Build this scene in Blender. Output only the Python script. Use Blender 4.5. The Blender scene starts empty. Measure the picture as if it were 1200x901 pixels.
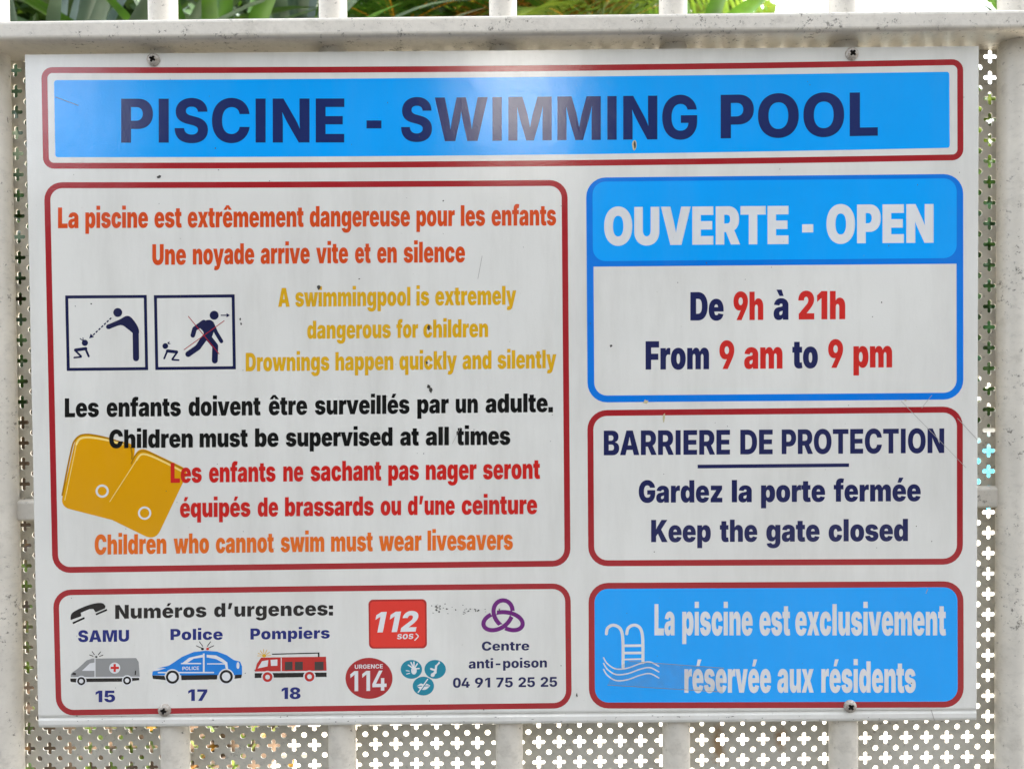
import bpy, bmesh, math, random
import numpy as np
from mathutils import Vector, Matrix, Euler
from mathutils.geometry import delaunay_2d_cdt

# ------------------------------------------------------------------ camera, sky, sun, exposure
SC = bpy.context.scene
COL = SC.collection
SZ = 1.25                                   # height of the middle of the sign above the ground
CAM_LOC = Vector((0.00534, -0.46355, 0.01194 + SZ))
CAM_ROT = Euler((math.pi / 2 - 0.01833, 0.00831, 0.00093), 'XYZ')
cam_d = bpy.data.cameras.new('camera'); cam = bpy.data.objects.new('camera', cam_d); COL.objects.link(cam)
cam.location = CAM_LOC; cam.rotation_euler = CAM_ROT
cam_d.sensor_width = 36; cam_d.lens = 26; cam_d.clip_start = 0.01; cam_d.clip_end = 500
cam_d.dof.use_dof = True; cam_d.dof.focus_distance = 0.466; cam_d.dof.aperture_fstop = 15
SC.camera = cam

SUN_EL, SUN_AZ = math.radians(50), math.radians(58)   # azimuth measured from +Y (behind the gate) towards +X
world = bpy.data.worlds.new('World'); SC.world = world; world.use_nodes = True
wn = world.node_tree.nodes; wl = world.node_tree.links
bg = wn['Background']
sky = wn.new('ShaderNodeTexSky'); sky.sky_type = 'NISHITA'; sky.sun_disc = False
sky.sun_elevation = SUN_EL; sky.sun_rotation = SUN_AZ
sky.air_density = 1.0; sky.dust_density = 3.0; sky.ozone_density = 1.0
hz = wn.new('ShaderNodeHueSaturation'); hz.inputs['Saturation'].default_value = 0.30   # milky summer haze
wl.new(sky.outputs[0], hz.inputs['Color']); wl.new(hz.outputs[0], bg.inputs['Color']); bg.inputs['Strength'].default_value = 0.15
sun_d = bpy.data.lights.new('sun', 'SUN'); sun = bpy.data.objects.new('sun', sun_d); COL.objects.link(sun)
sun_d.energy = 4.6; sun_d.angle = math.radians(0.5); sun_d.color = (1.0, 0.95, 0.88)
sdir = Vector((math.sin(SUN_AZ) * math.cos(SUN_EL), math.cos(SUN_AZ) * math.cos(SUN_EL), math.sin(SUN_EL)))
sun.rotation_euler = sdir.to_track_quat('Z', 'Y').to_euler()
sun.location = (2, 4, 6)
vs = SC.view_settings
SC.display_settings.display_device = 'sRGB'
vs.view_transform = 'Standard'; vs.look = 'None'; vs.exposure = 2.6; vs.gamma = 1.0; vs.use_curve_mapping = False
SC.cycles.max_bounces = 8; SC.cycles.diffuse_bounces = 4; SC.cycles.glossy_bounces = 3
SC.cycles.transparent_max_bounces = 6; SC.cycles.use_denoising = True
SC.cycles.sample_clamp_indirect = 6

# ------------------------------------------------------------------ measuring: picture pixel -> point on a vertical plane of the gate
RM = CAM_ROT.to_matrix(); FPX = 1200 * 26 / 36
def at(px, py, y=0.0):
    d = RM @ Vector(((px - 600) / FPX, (450.5 - py) / FPX, -1))
    t = (y - CAM_LOC.y) / d.y
    p = CAM_LOC + d * t
    return p.x, p.z                          # metres, z above ground

# ------------------------------------------------------------------ helpers
def props(o, label=None, cat=None, group=None, kind=None):
    if label: o['label'] = label
    if cat: o['category'] = cat
    if group: o['group'] = group
    if kind: o['kind'] = kind
    return o
def empty(name, loc, rz=0.0):
    o = bpy.data.objects.new(name, None); COL.objects.link(o)
    o.location = loc; o.rotation_euler = (0, 0, rz); o.empty_display_size = 0.05
    return o
def link(name, me, mat=None, parent=None):
    o = bpy.data.objects.new(name, me); COL.objects.link(o)
    if mat and not me.materials: me.materials.append(mat)
    if parent: o.parent = parent
    return o
def mesh(name, V, F, mat=None, parent=None, smooth=False, loc=None):
    me = bpy.data.meshes.new(name); me.from_pydata([tuple(v) for v in V], [], F); me.update()
    if smooth: me.polygons.foreach_set('use_smooth', [True] * len(me.polygons))
    o = link(name, me, mat, parent)
    if loc: o.location = loc
    return o

def new_mat(name):
    m = bpy.data.materials.new(name); m.use_nodes = True
    return m, m.node_tree.nodes, m.node_tree.links, m.node_tree.nodes['Principled BSDF']
def srgb(r, g, b):
    f = lambda c: (c / 255 / 12.92) if c / 255 <= 0.04045 else ((c / 255 + 0.055) / 1.055) ** 2.4
    return (f(r), f(g), f(b), 1)
def texco(n, l, scale, kind='Object'):
    t = n.new('ShaderNodeTexCoord'); m = n.new('ShaderNodeMapping'); m.inputs['Scale'].default_value = scale if hasattr(scale, '__len__') else (scale,) * 3
    l.new(t.outputs[kind], m.inputs['Vector']); return m.outputs[0]
def noise(n, l, vec, scale, detail=4, rough=0.55):
    t = n.new('ShaderNodeTexNoise'); t.inputs['Scale'].default_value = scale; t.inputs['Detail'].default_value = detail
    t.inputs['Roughness'].default_value = rough; l.new(vec, t.inputs['Vector']); return t.outputs['Fac']
def ramp(n, l, fac, stops):
    r = n.new('ShaderNodeValToRGB'); l.new(fac, r.inputs[0])
    while len(r.color_ramp.elements) < len(stops): r.color_ramp.elements.new(0.5)
    for e, (p, c) in zip(r.color_ramp.elements, stops): e.position = p; e.color = c if hasattr(c, '__len__') else (c, c, c, 1)
    return r.outputs[0]
def mix(n, l, fac, a, b, mode='MIX'):
    m = n.new('ShaderNodeMix'); m.data_type = 'RGBA'; m.blend_type = mode
    for s, v in ((m.inputs['Factor'], fac), (m.inputs['A'], a), (m.inputs['B'], b)):
        if hasattr(v, 'is_linked'): l.new(v, s)
        else: s.default_value = v
    return m.outputs['Result']
def bump(n, l, h, strength, dist, nrm=None):
    b = n.new('ShaderNodeBump'); b.inputs['Strength'].default_value = strength; b.inputs['Distance'].default_value = dist
    l.new(h, b.inputs['Height'])
    if nrm is not None: l.new(nrm, b.inputs['Normal'])
    return b.outputs[0]

# printed vinyl: flat ink colour, faint uneven ink, dust specks, laminate gloss with a slight orange peel
PRINT = {}
def print_mat(name, rgb, rough=0.09, grime=1.0):
    if name in PRINT: return PRINT[name]
    m, n, l, p = new_mat(name)
    c = srgb(*rgb)
    v = texco(n, l, 1.0)
    big = noise(n, l, v, 9, 5, 0.6)
    dark = tuple(x * 0.90 for x in c[:3]) + (1,)
    base = mix(n, l, ramp(n, l, big, [(0.3, 0.0), (0.7, 1.0)]), dark, c)
    fine = noise(n, l, v, 420, 3, 0.6)
    dirt = ramp(n, l, fine, [(0.70, 0.0), (0.78, (0.55 if name in ('board_white', 'letter_white') else 0.2) * grime)])
    dust_c = (0.22, 0.20, 0.16, 1)
    base = mix(n, l, dirt, base, dust_c)
    film = noise(n, l, texco(n, l, (1, 1, 0.16)), 30, 7, 0.72)
    base = mix(n, l, ramp(n, l, film, [(0.45, 0.0), (0.85, (0.34 if name in ('board_white', 'letter_white') else 0.05) * grime)]), base, (0.36, 0.34, 0.29, 1))
    l.new(base, p.inputs['Base Color'])
    rr = ramp(n, l, film, [(0.3, rough * 0.8), (0.8, rough * 1.6)])
    l.new(rr, p.inputs['Roughness'])
    p.inputs['IOR'].default_value = 1.64
    peel = noise(n, l, v, 900, 2, 0.5)
    wave = noise(n, l, v, 30, 2, 0.5)
    b1 = bump(n, l, peel, 0.5, 0.00011)
    l.new(bump(n, l, wave, 0.25, 0.0008, b1), p.inputs['Normal'])
    PRINT[name] = m; return m

def paint_mat(name, rgb, speck=0.5, stain=0.3, rough=0.45):
    m, n, l, p = new_mat(name)
    c = srgb(*rgb); v = texco(n, l, 1.0)
    a = noise(n, l, v, 22, 7, 0.7)
    base = mix(n, l, ramp(n, l, a, [(0.35, 0.0), (0.75, 1.0)]), c, tuple(x * 0.80 for x in c[:3]) + (1,))
    s = noise(n, l, texco(n, l, (1, 1, 1)), 70, 6, 0.75)
    base = mix(n, l, ramp(n, l, s, [(0.55, 0.0), (0.80, stain)]), base, (0.20, 0.17, 0.12, 1))
    f = noise(n, l, v, 260, 6, 0.78)
    patch = noise(n, l, v, 24, 3, 0.5)
    ff = n.new('ShaderNodeMath'); ff.operation = 'MULTIPLY_ADD'; l.new(patch, ff.inputs[0]); ff.inputs[1].default_value = 0.30; l.new(f, ff.inputs[2])
    base = mix(n, l, ramp(n, l, ff.outputs[0], [(0.75, 0.0), (0.81, speck)]), base, (0.10, 0.09, 0.07, 1))
    sm = noise(n, l, texco(n, l, (1, 1, 1.6)), 150, 5, 0.7)
    base = mix(n, l, ramp(n, l, sm, [(0.52, 0.0), (0.78, 0.35)]), base, (0.30, 0.28, 0.25, 1))
    l.new(base, p.inputs['Base Color'])
    p.inputs['Roughness'].default_value = rough
    h = noise(n, l, v, 500, 4, 0.6); h2 = noise(n, l, v, 60, 3, 0.5)
    l.new(bump(n, l, h, 0.5, 0.0002, bump(n, l, h2, 0.5, 0.0006)), p.inputs['Normal'])
    return m

# ------------------------------------------------------------------ flat shapes
def area(P): return 0.5 * sum(P[i][0] * P[(i + 1) % len(P)][1] - P[(i + 1) % len(P)][0] * P[i][1] for i in range(len(P)))
def winding(P, x, y):
    w = 0
    for i in range(len(P)):
        x0, y0 = P[i]; x1, y1 = P[(i + 1) % len(P)]
        if y0 <= y < y1:
            if (x1 - x0) * (y - y0) - (x - x0) * (y1 - y0) > 0: w += 1
        elif y1 <= y < y0:
            if (x1 - x0) * (y - y0) - (x - x0) * (y1 - y0) < 0: w -= 1
    return w
def fill(polys, holes=()):
    """triangulate the union of polygons minus holes -> points, triangles"""
    V = []; E = []
    for P in list(polys) + list(holes):
        s = len(V); V += [Vector(p) for p in P]
        E += [(s + i, s + (i + 1) % len(P)) for i in range(len(P))]
    r = delaunay_2d_cdt(V, E, [], 0, 1e-7)
    vo, fo = r[0], r[2]; T = []
    for f in fo:
        cx = sum(vo[i].x for i in f) / 3; cy = sum(vo[i].y for i in f) / 3
        if sum(winding(P, cx, cy) for P in polys) != 0 and not any(winding(P, cx, cy) for P in holes):
            T.append(tuple(f))
    return [(v.x, v.y) for v in vo], T
def ccw(P): return P if area(P) > 0 else P[::-1]

LAYER = 0.000012
def flat(name, polys, mat, parent, layer, holes=(), T=None):
    """printed shape given in picture pixels, laid on the front of the board"""
    V, F = fill([ccw(P) for P in polys], holes)
    return flat_mesh(name, V, F, mat, parent, layer)
def flats(name, polys, mat, parent, layer):
    return [flat(name, [P], mat, parent, layer) for P in polys]
def flat_mesh(name, V, F, mat, parent, layer):
    W = []
    for (x, y) in V:
        X, Z = at(x, y); W.append((X, -LAYER * layer, Z - SZ))
    G = []
    for f in F:
        a, b, c = (W[i] for i in f)
        s = (b[0] - a[0]) * (c[2] - a[2]) - (c[0] - a[0]) * (b[2] - a[2])
        G.append(f if s > 0 else f[::-1])
    return mesh(name, W, G, mat, parent)

def round_outline(c4, r, inset=0.0, sag=(0, 0), n=7):
    """outline of a rounded box from its four picture corners TL TR BR BL"""
    (ax, ay), (bx, by), (cx, cy), (dx, dy) = c4
    W = (math.hypot(bx - ax, by - ay) + math.hypot(cx - dx, cy - dy)) / 2
    H = (math.hypot(dx - ax, dy - ay) + math.hypot(cx - bx, cy - by)) / 2
    r2 = max(r - inset, 0.5); P = []
    for (ox, oy, a0) in ((inset + r2, inset + r2, 180), (W - inset - r2, inset + r2, 270), (W - inset - r2, H - inset - r2, 0), (inset + r2, H - inset - r2, 90)):
        for k in range(n + 1):
            a = math.radians(a0 + 90 * k / n)
            P.append((ox + r2 * math.cos(a), oy + r2 * math.sin(a)))
        # straight edge subdivided so that it can follow a slight bow
        if a0 == 180: P += [(inset + r2 + (W - 2 * inset - 2 * r2) * k / 10, inset) for k in range(1, 10)]
        if a0 == 0: P += [(W - inset - r2 - (W - 2 * inset - 2 * r2) * k / 10, H - inset) for k in range(1, 10)]
    out = []
    for x, y in P:
        u, v = x / W, y / H
        X = (ax * (1 - u) + bx * u) * (1 - v) + (dx * (1 - u) + cx * u) * v
        Y = (ay * (1 - u) + by * u) * (1 - v) + (dy * (1 - u) + cy * u) * v
        Y += 4 * u * (1 - u) * (sag[0] * (1 - v) + sag[1] * v)
        out.append((X, Y))
    return out
def ring(name, c4, r, t, mat, parent, layer, sag=(0, 0)):
    A = round_outline(c4, r, 0, sag); B = round_outline(c4, r, t, sag); n = len(A)
    F = []
    for i in range(n):
        j = (i + 1) % n; F += [(i, j, n + j), (i, n + j, n + i)]
    return flat_mesh(name, A + B, F, mat, parent, layer)
def disc(cx, cy, rx, ry=None, n=28): 
    ry = ry or rx
    return [(cx + rx * math.cos(2 * math.pi * k / n), cy + ry * math.sin(2 * math.pi * k / n)) for k in range(n)]
def cap(a, b, w, n=6, w2=None):
    """capsule polygon"""
    w2 = w if w2 is None else w2
    an = math.atan2(b[1] - a[1], b[0] - a[0]); P = []
    for k in range(n + 1):
        t = an + math.pi / 2 + math.pi * k / n; P.append((a[0] + w / 2 * math.cos(t), a[1] + w / 2 * math.sin(t)))
    for k in range(n + 1):
        t = an - math.pi / 2 + math.pi * k / n; P.append((b[0] + w2 / 2 * math.cos(t), b[1] + w2 / 2 * math.sin(t)))
    return P
def bar(a, b, w):
    an = math.atan2(b[1] - a[1], b[0] - a[0]); s, c = math.sin(an) * w / 2, math.cos(an) * w / 2
    return [(a[0] - s, a[1] + c), (b[0] - s, b[1] + c), (b[0] + s, b[1] - c), (a[0] + s, a[1] - c)]
def stroke(P, w): return [cap(P[i], P[i + 1], w, 5) for i in range(len(P) - 1)]
def smooth_path(P, n=6):
    out = []
    for i in range(len(P) - 1):
        p0 = P[max(i - 1, 0)]; p1 = P[i]; p2 = P[i + 1]; p3 = P[min(i + 2, len(P) - 1)]
        for k in range(n):
            t = k / n
            out.append(tuple(0.5 * (2 * p1[j] + (p2[j] - p0[j]) * t + (2 * p0[j] - 5 * p1[j] + 4 * p2[j] - p3[j]) * t * t + (3 * p1[j] - p0[j] - 3 * p2[j] + p3[j]) * t ** 3) for j in (0, 1)))
    return out + [tuple(P[-1])]
def zoomed(ox, oy, s):
    """turn enlarged-crop coordinates into picture pixels"""
    def f(P): return [(ox + x / s, oy + y / s) for x, y in P]
    return f

# ------------------------------------------------------------------ letter shapes (outline points, quadratic curves; ~ marks a control point)
GLYPHS = r'''900|-|330|252,186 252,110 78,110 78,186
900|.|138|69,-6 ~47,-6 ~17,23 17,45 ~17,66 ~47,96 69,96 ~91,96 ~120,66 120,45 ~120,23 ~91,-6
900|1|330|232,372 232,0 131,0 131,286 128,286 47,230 47,316 130,372
900|2|330|26,0 26,72 164,188 ~178,199 ~198,219 ~209,241 209,254 ~209,268 ~197,288 ~176,300 162,300 ~148,300 ~126,288 ~114,267 114,251 18,251 ~18,290 ~54,347 ~118,378 162,378 ~206,378 ~272,349 ~308,297 308,262 ~308,241 ~290,199 ~244,147 201,112 166,83 166,80 312,80 312,0
900|5|330|163,-5 ~120,-5 ~53,25 ~15,79 15,114 113,114 ~113,101 ~127,82 ~149,72 163,72 ~178,72 ~202,85 ~215,109 215,125 ~215,142 ~202,166 ~178,179 163,179 ~146,179 ~120,164 113,150 24,168 39,372 289,372 289,292 122,292 115,210 117,210 ~126,226 ~168,248 197,248 ~222,248 ~264,231 ~295,199 ~312,154 312,128 ~312,89 ~275,29 ~208,-5
900|7|330|52,0 198,290 198,292 27,292 27,372 303,372 303,292 156,0
900|8|330|165,-5 ~120,-5 ~49,23 ~9,71 9,101 ~9,124 ~32,162 ~71,188 95,192 95,194 ~64,200 ~22,246 22,276 ~22,306 ~59,351 ~124,378 165,378 ~206,378 ~271,351 ~308,306 308,276 ~308,245 ~266,200 235,194 235,192 ~259,188 ~298,162 ~321,124 321,101 ~321,71 ~281,23 ~210,-5;165,64 ~179,64 ~202,76 ~214,97 214,110 ~214,123 ~202,142 ~179,154 165,154 ~151,154 ~128,143 ~116,123 116,110 ~116,97 ~128,76 ~151,64;165,224 ~178,224 ~197,234 ~209,253 209,264 ~209,276 ~197,294 ~178,304 165,304 ~152,304 ~132,294 ~121,276 121,264 ~121,253 ~132,235 ~152,224
900|9|330|163,378 ~202,378 ~270,349 ~312,292 312,250 ~312,218 ~288,160 268,130 180,0 82,0 192,162 226,162 ~221,155 ~196,139 ~159,128 136,128 ~102,128 ~48,156 ~18,208 18,244 ~18,285 ~56,345 ~121,378;164,301 ~149,301 ~126,287 ~112,264 112,248 ~112,233 ~126,209 ~149,195 164,195 ~179,195 ~202,209 ~216,233 216,248 ~216,264 ~202,287 ~179,301
900|:|138|69,-6 ~47,-6 ~17,23 17,45 ~17,66 ~47,96 69,96 ~91,96 ~120,66 120,45 ~120,23 ~91,-6;69,165 ~47,165 ~17,194 17,216 ~17,238 ~47,267 69,267 ~91,267 ~120,238 120,216 ~120,194 ~91,165
900|A|407|12,0 132,372 270,372 396,0 281,0 238,144 ~224,192 ~199,293 188,343 211,343 ~201,293 ~179,192 166,144 124,0;101,72 101,147 306,147 306,72
900|B|342|24,0 24,372 186,372 ~228,372 ~286,350 ~316,308 316,280 ~316,259 ~298,225 ~265,202 244,198 244,194 ~268,193 ~307,171 ~330,132 330,106 ~330,75 ~298,27 ~240,0 200,0;125,80 172,80 ~198,80 ~224,100 224,118 ~224,132 ~212,150 ~189,160 174,160 125,160;125,222 166,222 ~180,222 ~200,230 ~212,246 212,258 ~212,274 ~187,293 168,293 125,293
900|C|383|197,-5 ~146,-5 ~65,39 ~18,124 18,186 ~18,248 ~66,334 ~147,378 197,378 ~232,378 ~290,359 ~335,323 ~362,270 366,236 264,236 ~262,248 ~252,268 ~236,282 ~214,290 200,290 ~175,290 ~140,265 ~122,218 122,186 ~122,152 ~140,106 ~175,83 200,83 ~214,83 ~236,90 ~252,104 ~262,124 264,136 366,136 ~365,112 ~342,63 ~300,21 ~238,-5
900|D|370|168,0 66,0 66,86 164,86 ~191,86 ~230,104 ~251,147 251,186 ~251,225 ~230,269 ~190,286 160,286 64,286 64,372 166,372 ~224,372 ~307,328 ~352,244 352,186 ~352,128 ~307,44 ~224,0;125,372 125,0 24,0 24,372
900|E|314|24,0 24,372 292,372 292,291 125,291 125,228 278,228 278,148 125,148 125,82 292,82 292,0
900|F|299|24,0 24,372 286,372 286,291 125,291 125,207 270,207 270,128 125,128 125,0
900|G|386|200,-5 ~146,-5 ~64,41 ~18,127 18,186 ~18,247 ~67,333 ~149,378 200,378 ~232,378 ~289,359 ~333,324 ~360,278 363,250 261,250 ~259,259 ~248,274 ~233,284 ~214,290 202,290 ~176,290 ~140,265 ~122,219 122,187 ~122,154 ~140,108 ~175,83 201,83 ~224,83 ~255,96 ~270,121 270,138 288,136 202,136 202,208 368,208 368,156 ~368,106 ~324,33 ~249,-5
900|K|389|101,65 101,151 ~111,174 ~130,212 ~157,251 176,277 250,372 370,372 214,181 205,185;24,0 24,372 125,372 125,292 123,185 125,136 125,0;258,0 168,150 232,224 377,0
900|L|290|24,0 24,372 125,372 125,82 276,82 276,0
900|M|490|24,0 24,372 184,372 217,256 ~221,241 ~232,192 ~243,135 ~252,82 254,64 236,64 ~238,82 ~247,135 ~258,192 ~268,241 273,256 306,372 466,372 466,0 364,0 364,144 ~364,157 ~365,199 ~366,250 ~368,300 368,322 373,322 ~369,298 ~357,247 ~345,198 ~334,158 330,144 287,0 203,0 159,144 ~155,158 ~144,198 ~131,247 ~120,298 115,322 122,322 ~122,300 ~123,250 ~125,199 ~126,157 126,144 126,0
900|N|394|24,0 24,372 134,372 223,226 ~234,207 ~254,169 ~273,124 283,93 274,93 ~273,113 ~269,166 ~266,218 266,236 266,372 370,372 370,0 260,0 177,136 ~163,159 ~142,200 ~122,244 110,274 120,274 ~122,248 ~126,196 ~128,151 128,136 128,0
900|O|397|198,-5 ~148,-5 ~66,39 ~18,124 18,186 ~18,248 ~66,334 ~148,378 198,378 ~249,378 ~331,334 ~380,248 380,186 ~380,124 ~331,39 ~249,-5;198,83 ~224,83 ~258,107 ~276,153 276,186 ~276,220 ~258,266 ~224,290 198,290 ~174,290 ~139,266 ~122,220 122,186 ~122,153 ~139,107 ~174,83
900|P|336|24,0 24,372 184,372 ~226,372 ~288,340 ~323,280 323,240 ~323,200 ~288,142 ~224,110 181,110 85,110 85,189 160,189 ~178,189 ~204,202 ~218,225 218,240 ~218,257 ~204,280 ~178,292 160,292 125,292 125,0
900|R|342|24,0 24,372 184,372 ~226,372 ~288,342 ~323,286 323,246 ~323,206 ~288,151 ~224,123 181,123 85,123 85,202 160,202 ~178,202 ~204,210 ~218,230 218,246 ~218,262 ~204,282 ~178,292 160,292 125,292 125,0;226,0 134,171 242,171 336,0
900|S|341|176,-4 ~127,-4 ~55,24 ~15,84 14,131 110,131 ~112,114 ~127,90 ~154,78 174,78 ~190,78 ~212,86 ~224,101 224,110 ~224,118 ~213,131 ~188,142 168,146 130,154 ~81,164 ~24,215 24,259 ~24,294 ~62,348 ~130,378 174,378 ~220,378 ~286,347 ~321,292 322,256 224,256 ~223,274 ~199,294 174,294 ~159,294 ~139,287 ~130,274 130,266 ~130,257 ~140,244 ~162,234 180,230 210,224 ~241,218 ~285,196 ~313,167 ~326,131 326,110 ~326,73 ~290,22 ~223,-4
900|T|352|14,291 14,372 338,372 338,291 226,291 226,0 125,0 125,291
900|U|370|184,-4 ~136,-4 ~64,29 ~24,92 24,134 24,372 125,372 125,142 ~125,125 ~140,98 ~167,83 184,83 ~202,83 ~229,98 ~244,125 244,142 244,372 346,372 346,134 ~346,92 ~305,29 ~232,-4
900|V|407|136,0 12,372 126,372 169,228 ~183,181 ~207,84 218,34 195,34 ~206,84 ~228,181 241,228 282,372 396,372 274,0
900|a|306|104,-4 ~77,-4 ~36,13 ~12,49 12,77 ~12,100 ~28,132 ~56,153 ~93,164 115,166 ~138,168 ~167,173 ~180,182 180,190 180,192 ~180,199 ~172,209 ~158,214 148,214 ~138,214 ~123,208 ~113,198 111,189 20,198 ~24,222 ~56,260 ~110,283 150,283 ~179,283 ~228,269 ~262,244 ~280,211 280,192 280,0 186,0 186,40 184,40 ~176,24 ~152,4 ~122,-4;136,59 ~148,59 ~168,68 ~180,86 180,99 180,122 ~176,120 ~168,118 ~157,115 ~146,113 140,112 ~129,110 ~114,102 ~107,90 107,83 ~107,75 ~114,64 ~128,59
900|b|330|205,-4 ~186,-4 ~155,10 ~133,32 128,46 125,46 125,0 26,0 26,372 126,372 126,230 128,230 ~133,245 ~154,269 ~185,283 206,283 ~234,283 ~284,254 ~315,190 315,140 ~315,91 ~285,28 ~235,-4;168,74 ~182,74 ~201,89 ~212,119 212,140 ~212,160 ~201,190 ~182,206 168,206 ~154,206 ~134,190 ~124,160 124,140 ~124,119 ~134,90 ~154,74
900|c|309|160,-5 ~114,-5 ~50,31 ~16,96 16,139 ~16,182 ~50,247 ~114,283 160,283 ~189,283 ~236,268 ~271,240 ~291,201 294,177 202,163 ~200,174 ~193,191 ~183,202 ~170,208 162,208 ~148,208 ~129,193 ~118,162 118,140 ~118,117 ~129,86 ~148,70 162,70 ~170,70 ~183,76 ~193,88 ~200,105 202,116 294,103 ~291,78 ~271,38 ~236,10 ~189,-5
900|d|330|126,-4 ~96,-4 ~46,28 ~16,91 16,140 ~16,190 ~47,254 ~97,283 124,283 ~145,283 ~176,269 ~198,245 203,230 204,230 204,372 305,372 305,0 206,0 206,46 203,46 ~197,32 ~176,10 ~145,-4;162,74 ~176,74 ~196,90 ~207,119 207,140 ~207,160 ~196,190 ~176,206 162,206 ~149,206 ~129,190 ~119,160 119,140 ~119,119 ~129,89 ~149,74
900|e|310|160,-5 ~115,-5 ~50,29 ~16,94 16,139 ~16,182 ~50,247 ~114,283 157,283 ~189,283 ~240,263 ~276,226 ~296,173 296,140 296,116 46,116 46,172 249,172 202,160 ~202,177 ~192,200 ~172,212 158,212 ~144,212 ~124,200 ~114,177 114,160 114,120 ~114,102 ~126,77 ~147,66 162,66 ~172,66 ~188,71 ~200,82 204,90 292,77 ~285,52 ~250,15 ~195,-5
900|f|216|203,280 203,206 5,206 5,280;50,0 50,288 ~50,322 ~74,368 ~119,390 150,390 ~169,390 ~205,384 214,382 199,310 ~194,312 ~179,314 174,314 ~160,314 ~150,302 150,292 150,0
900|g|332|159,-110 ~121,-110 ~63,-91 ~28,-56 24,-32 113,-19 ~114,-26 ~126,-37 ~146,-43 158,-43 ~183,-43 ~207,-22 207,0 207,48 200,48 ~194,34 ~174,14 ~144,4 126,4 ~96,4 ~46,31 ~16,91 16,140 ~16,190 ~47,254 ~97,283 125,283 ~146,283 ~177,269 ~199,245 204,230 206,230 206,280 306,280 306,10 ~306,-29 ~269,-83 ~203,-110;162,75 ~176,75 ~196,90 ~207,119 207,140 ~207,160 ~196,190 ~176,206 162,206 ~149,206 ~129,190 ~119,160 119,140 ~119,119 ~129,90 ~149,75
900|h|332|126,157 126,0 26,0 26,372 124,372 124,208 119,208 ~128,240 ~171,283 210,283 ~239,283 ~283,256 ~307,208 307,178 307,0 206,0 206,157 ~206,178 ~186,202 166,202 ~154,202 ~136,191 ~126,171
900|i|152|26,0 26,280 126,280 126,0;76,308 ~55,308 ~26,335 26,354 ~26,373 ~55,400 76,400 ~96,400 ~125,373 125,354 ~125,335 ~96,308
900|k|310|116,66 116,186 130,186 197,280 310,280 196,133 168,133;26,0 26,372 126,372 126,0;198,0 134,110 200,182 312,0
900|l|173|126,-2 ~74,-2 ~26,38 26,82 26,372 126,372 126,91 ~126,82 ~136,74 144,74 ~150,74 ~155,74 157,75 172,6 ~166,4 ~142,-2
900|m|483|26,0 26,280 117,280 124,204 117,204 ~124,232 ~150,267 ~184,283 204,283 ~233,283 ~270,244 281,196 270,196 ~278,228 ~308,266 ~347,283 368,283 ~394,283 ~435,260 ~458,217 458,188 458,0 357,0 357,163 ~357,181 ~338,202 323,202 ~313,202 ~298,192 ~290,175 290,163 290,0 194,0 194,163 ~194,181 ~175,202 160,202 ~149,202 ~134,192 ~126,175 126,163 126,0
900|n|332|126,157 126,0 26,0 26,280 120,280 122,208 119,208 ~128,240 ~171,283 210,283 ~239,283 ~283,256 ~307,208 307,178 307,0 206,0 206,157 ~206,178 ~186,202 166,202 ~154,202 ~136,191 ~126,171
900|o|320|160,-5 ~115,-5 ~50,31 ~16,96 16,139 ~16,182 ~50,247 ~115,283 160,283 ~206,283 ~270,247 ~304,182 304,139 ~304,96 ~270,31 ~206,-5;160,70 ~173,70 ~192,86 ~202,118 202,140 ~202,162 ~192,192 ~173,208 160,208 ~147,208 ~128,192 ~118,162 118,140 ~118,118 ~128,86 ~147,70
900|p|330|26,-104 26,280 125,280 125,230 128,230 ~133,245 ~154,269 ~185,283 206,283 ~234,283 ~284,254 ~315,190 315,140 ~315,91 ~285,28 ~235,-4 205,-4 ~186,-4 ~155,10 ~133,32 128,46 126,46 126,-104;168,74 ~182,74 ~201,89 ~212,119 212,140 ~212,160 ~201,190 ~182,206 168,206 ~154,206 ~134,190 ~124,160 124,140 ~124,119 ~134,90 ~154,74
900|q|330|305,-104 204,-104 204,46 203,46 ~197,32 ~176,10 ~145,-4 126,-4 ~96,-4 ~46,28 ~16,91 16,140 ~16,190 ~47,254 ~97,283 124,283 ~145,283 ~176,269 ~198,245 203,230 206,230 206,280 305,280;162,74 ~176,74 ~196,90 ~207,119 207,140 ~207,160 ~196,190 ~176,206 162,206 ~149,206 ~129,190 ~119,160 119,140 ~119,119 ~129,89 ~149,74
900|r|222|26,0 26,280 123,280 123,226 126,226 ~134,256 ~167,283 189,283 ~196,283 ~208,281 214,279 214,194 ~207,196 ~185,198 178,198 ~163,198 ~139,185 ~126,162 126,146 126,0
900|s|301|150,-5 ~112,-5 ~54,16 ~18,56 13,84 106,97 ~111,81 ~134,63 155,63 ~170,63 ~186,72 186,80 ~186,88 ~170,98 154,101 104,110 ~62,118 ~20,159 20,192 ~20,221 ~51,262 ~108,283 148,283 ~186,283 ~241,264 ~275,228 279,202 190,190 ~187,203 ~165,216 150,216 ~138,216 ~120,207 120,198 ~120,192 ~130,181 146,178 203,168 ~246,160 ~288,124 288,92 ~288,62 ~252,19 ~190,-5
900|t|204|189,280 189,206 5,206 5,280;40,346 141,346 141,90 ~141,81 ~150,72 160,72 ~164,72 ~182,74 184,76 196,4 ~179,-1 ~149,-4 135,-4 ~88,-4 ~40,39 40,80
900|u|332|123,-4 ~94,-4 ~50,24 ~26,71 26,102 26,280 126,280 126,122 ~126,102 ~147,78 166,78 ~178,78 ~196,89 ~206,109 206,122 206,280 307,280 307,0 213,0 211,72 214,72 ~204,40 ~162,-4
900|v|324|102,0 3,280 108,280 145,152 ~153,124 ~165,64 171,30 156,30 ~162,64 ~174,124 181,152 216,280 320,280 220,0
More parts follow.
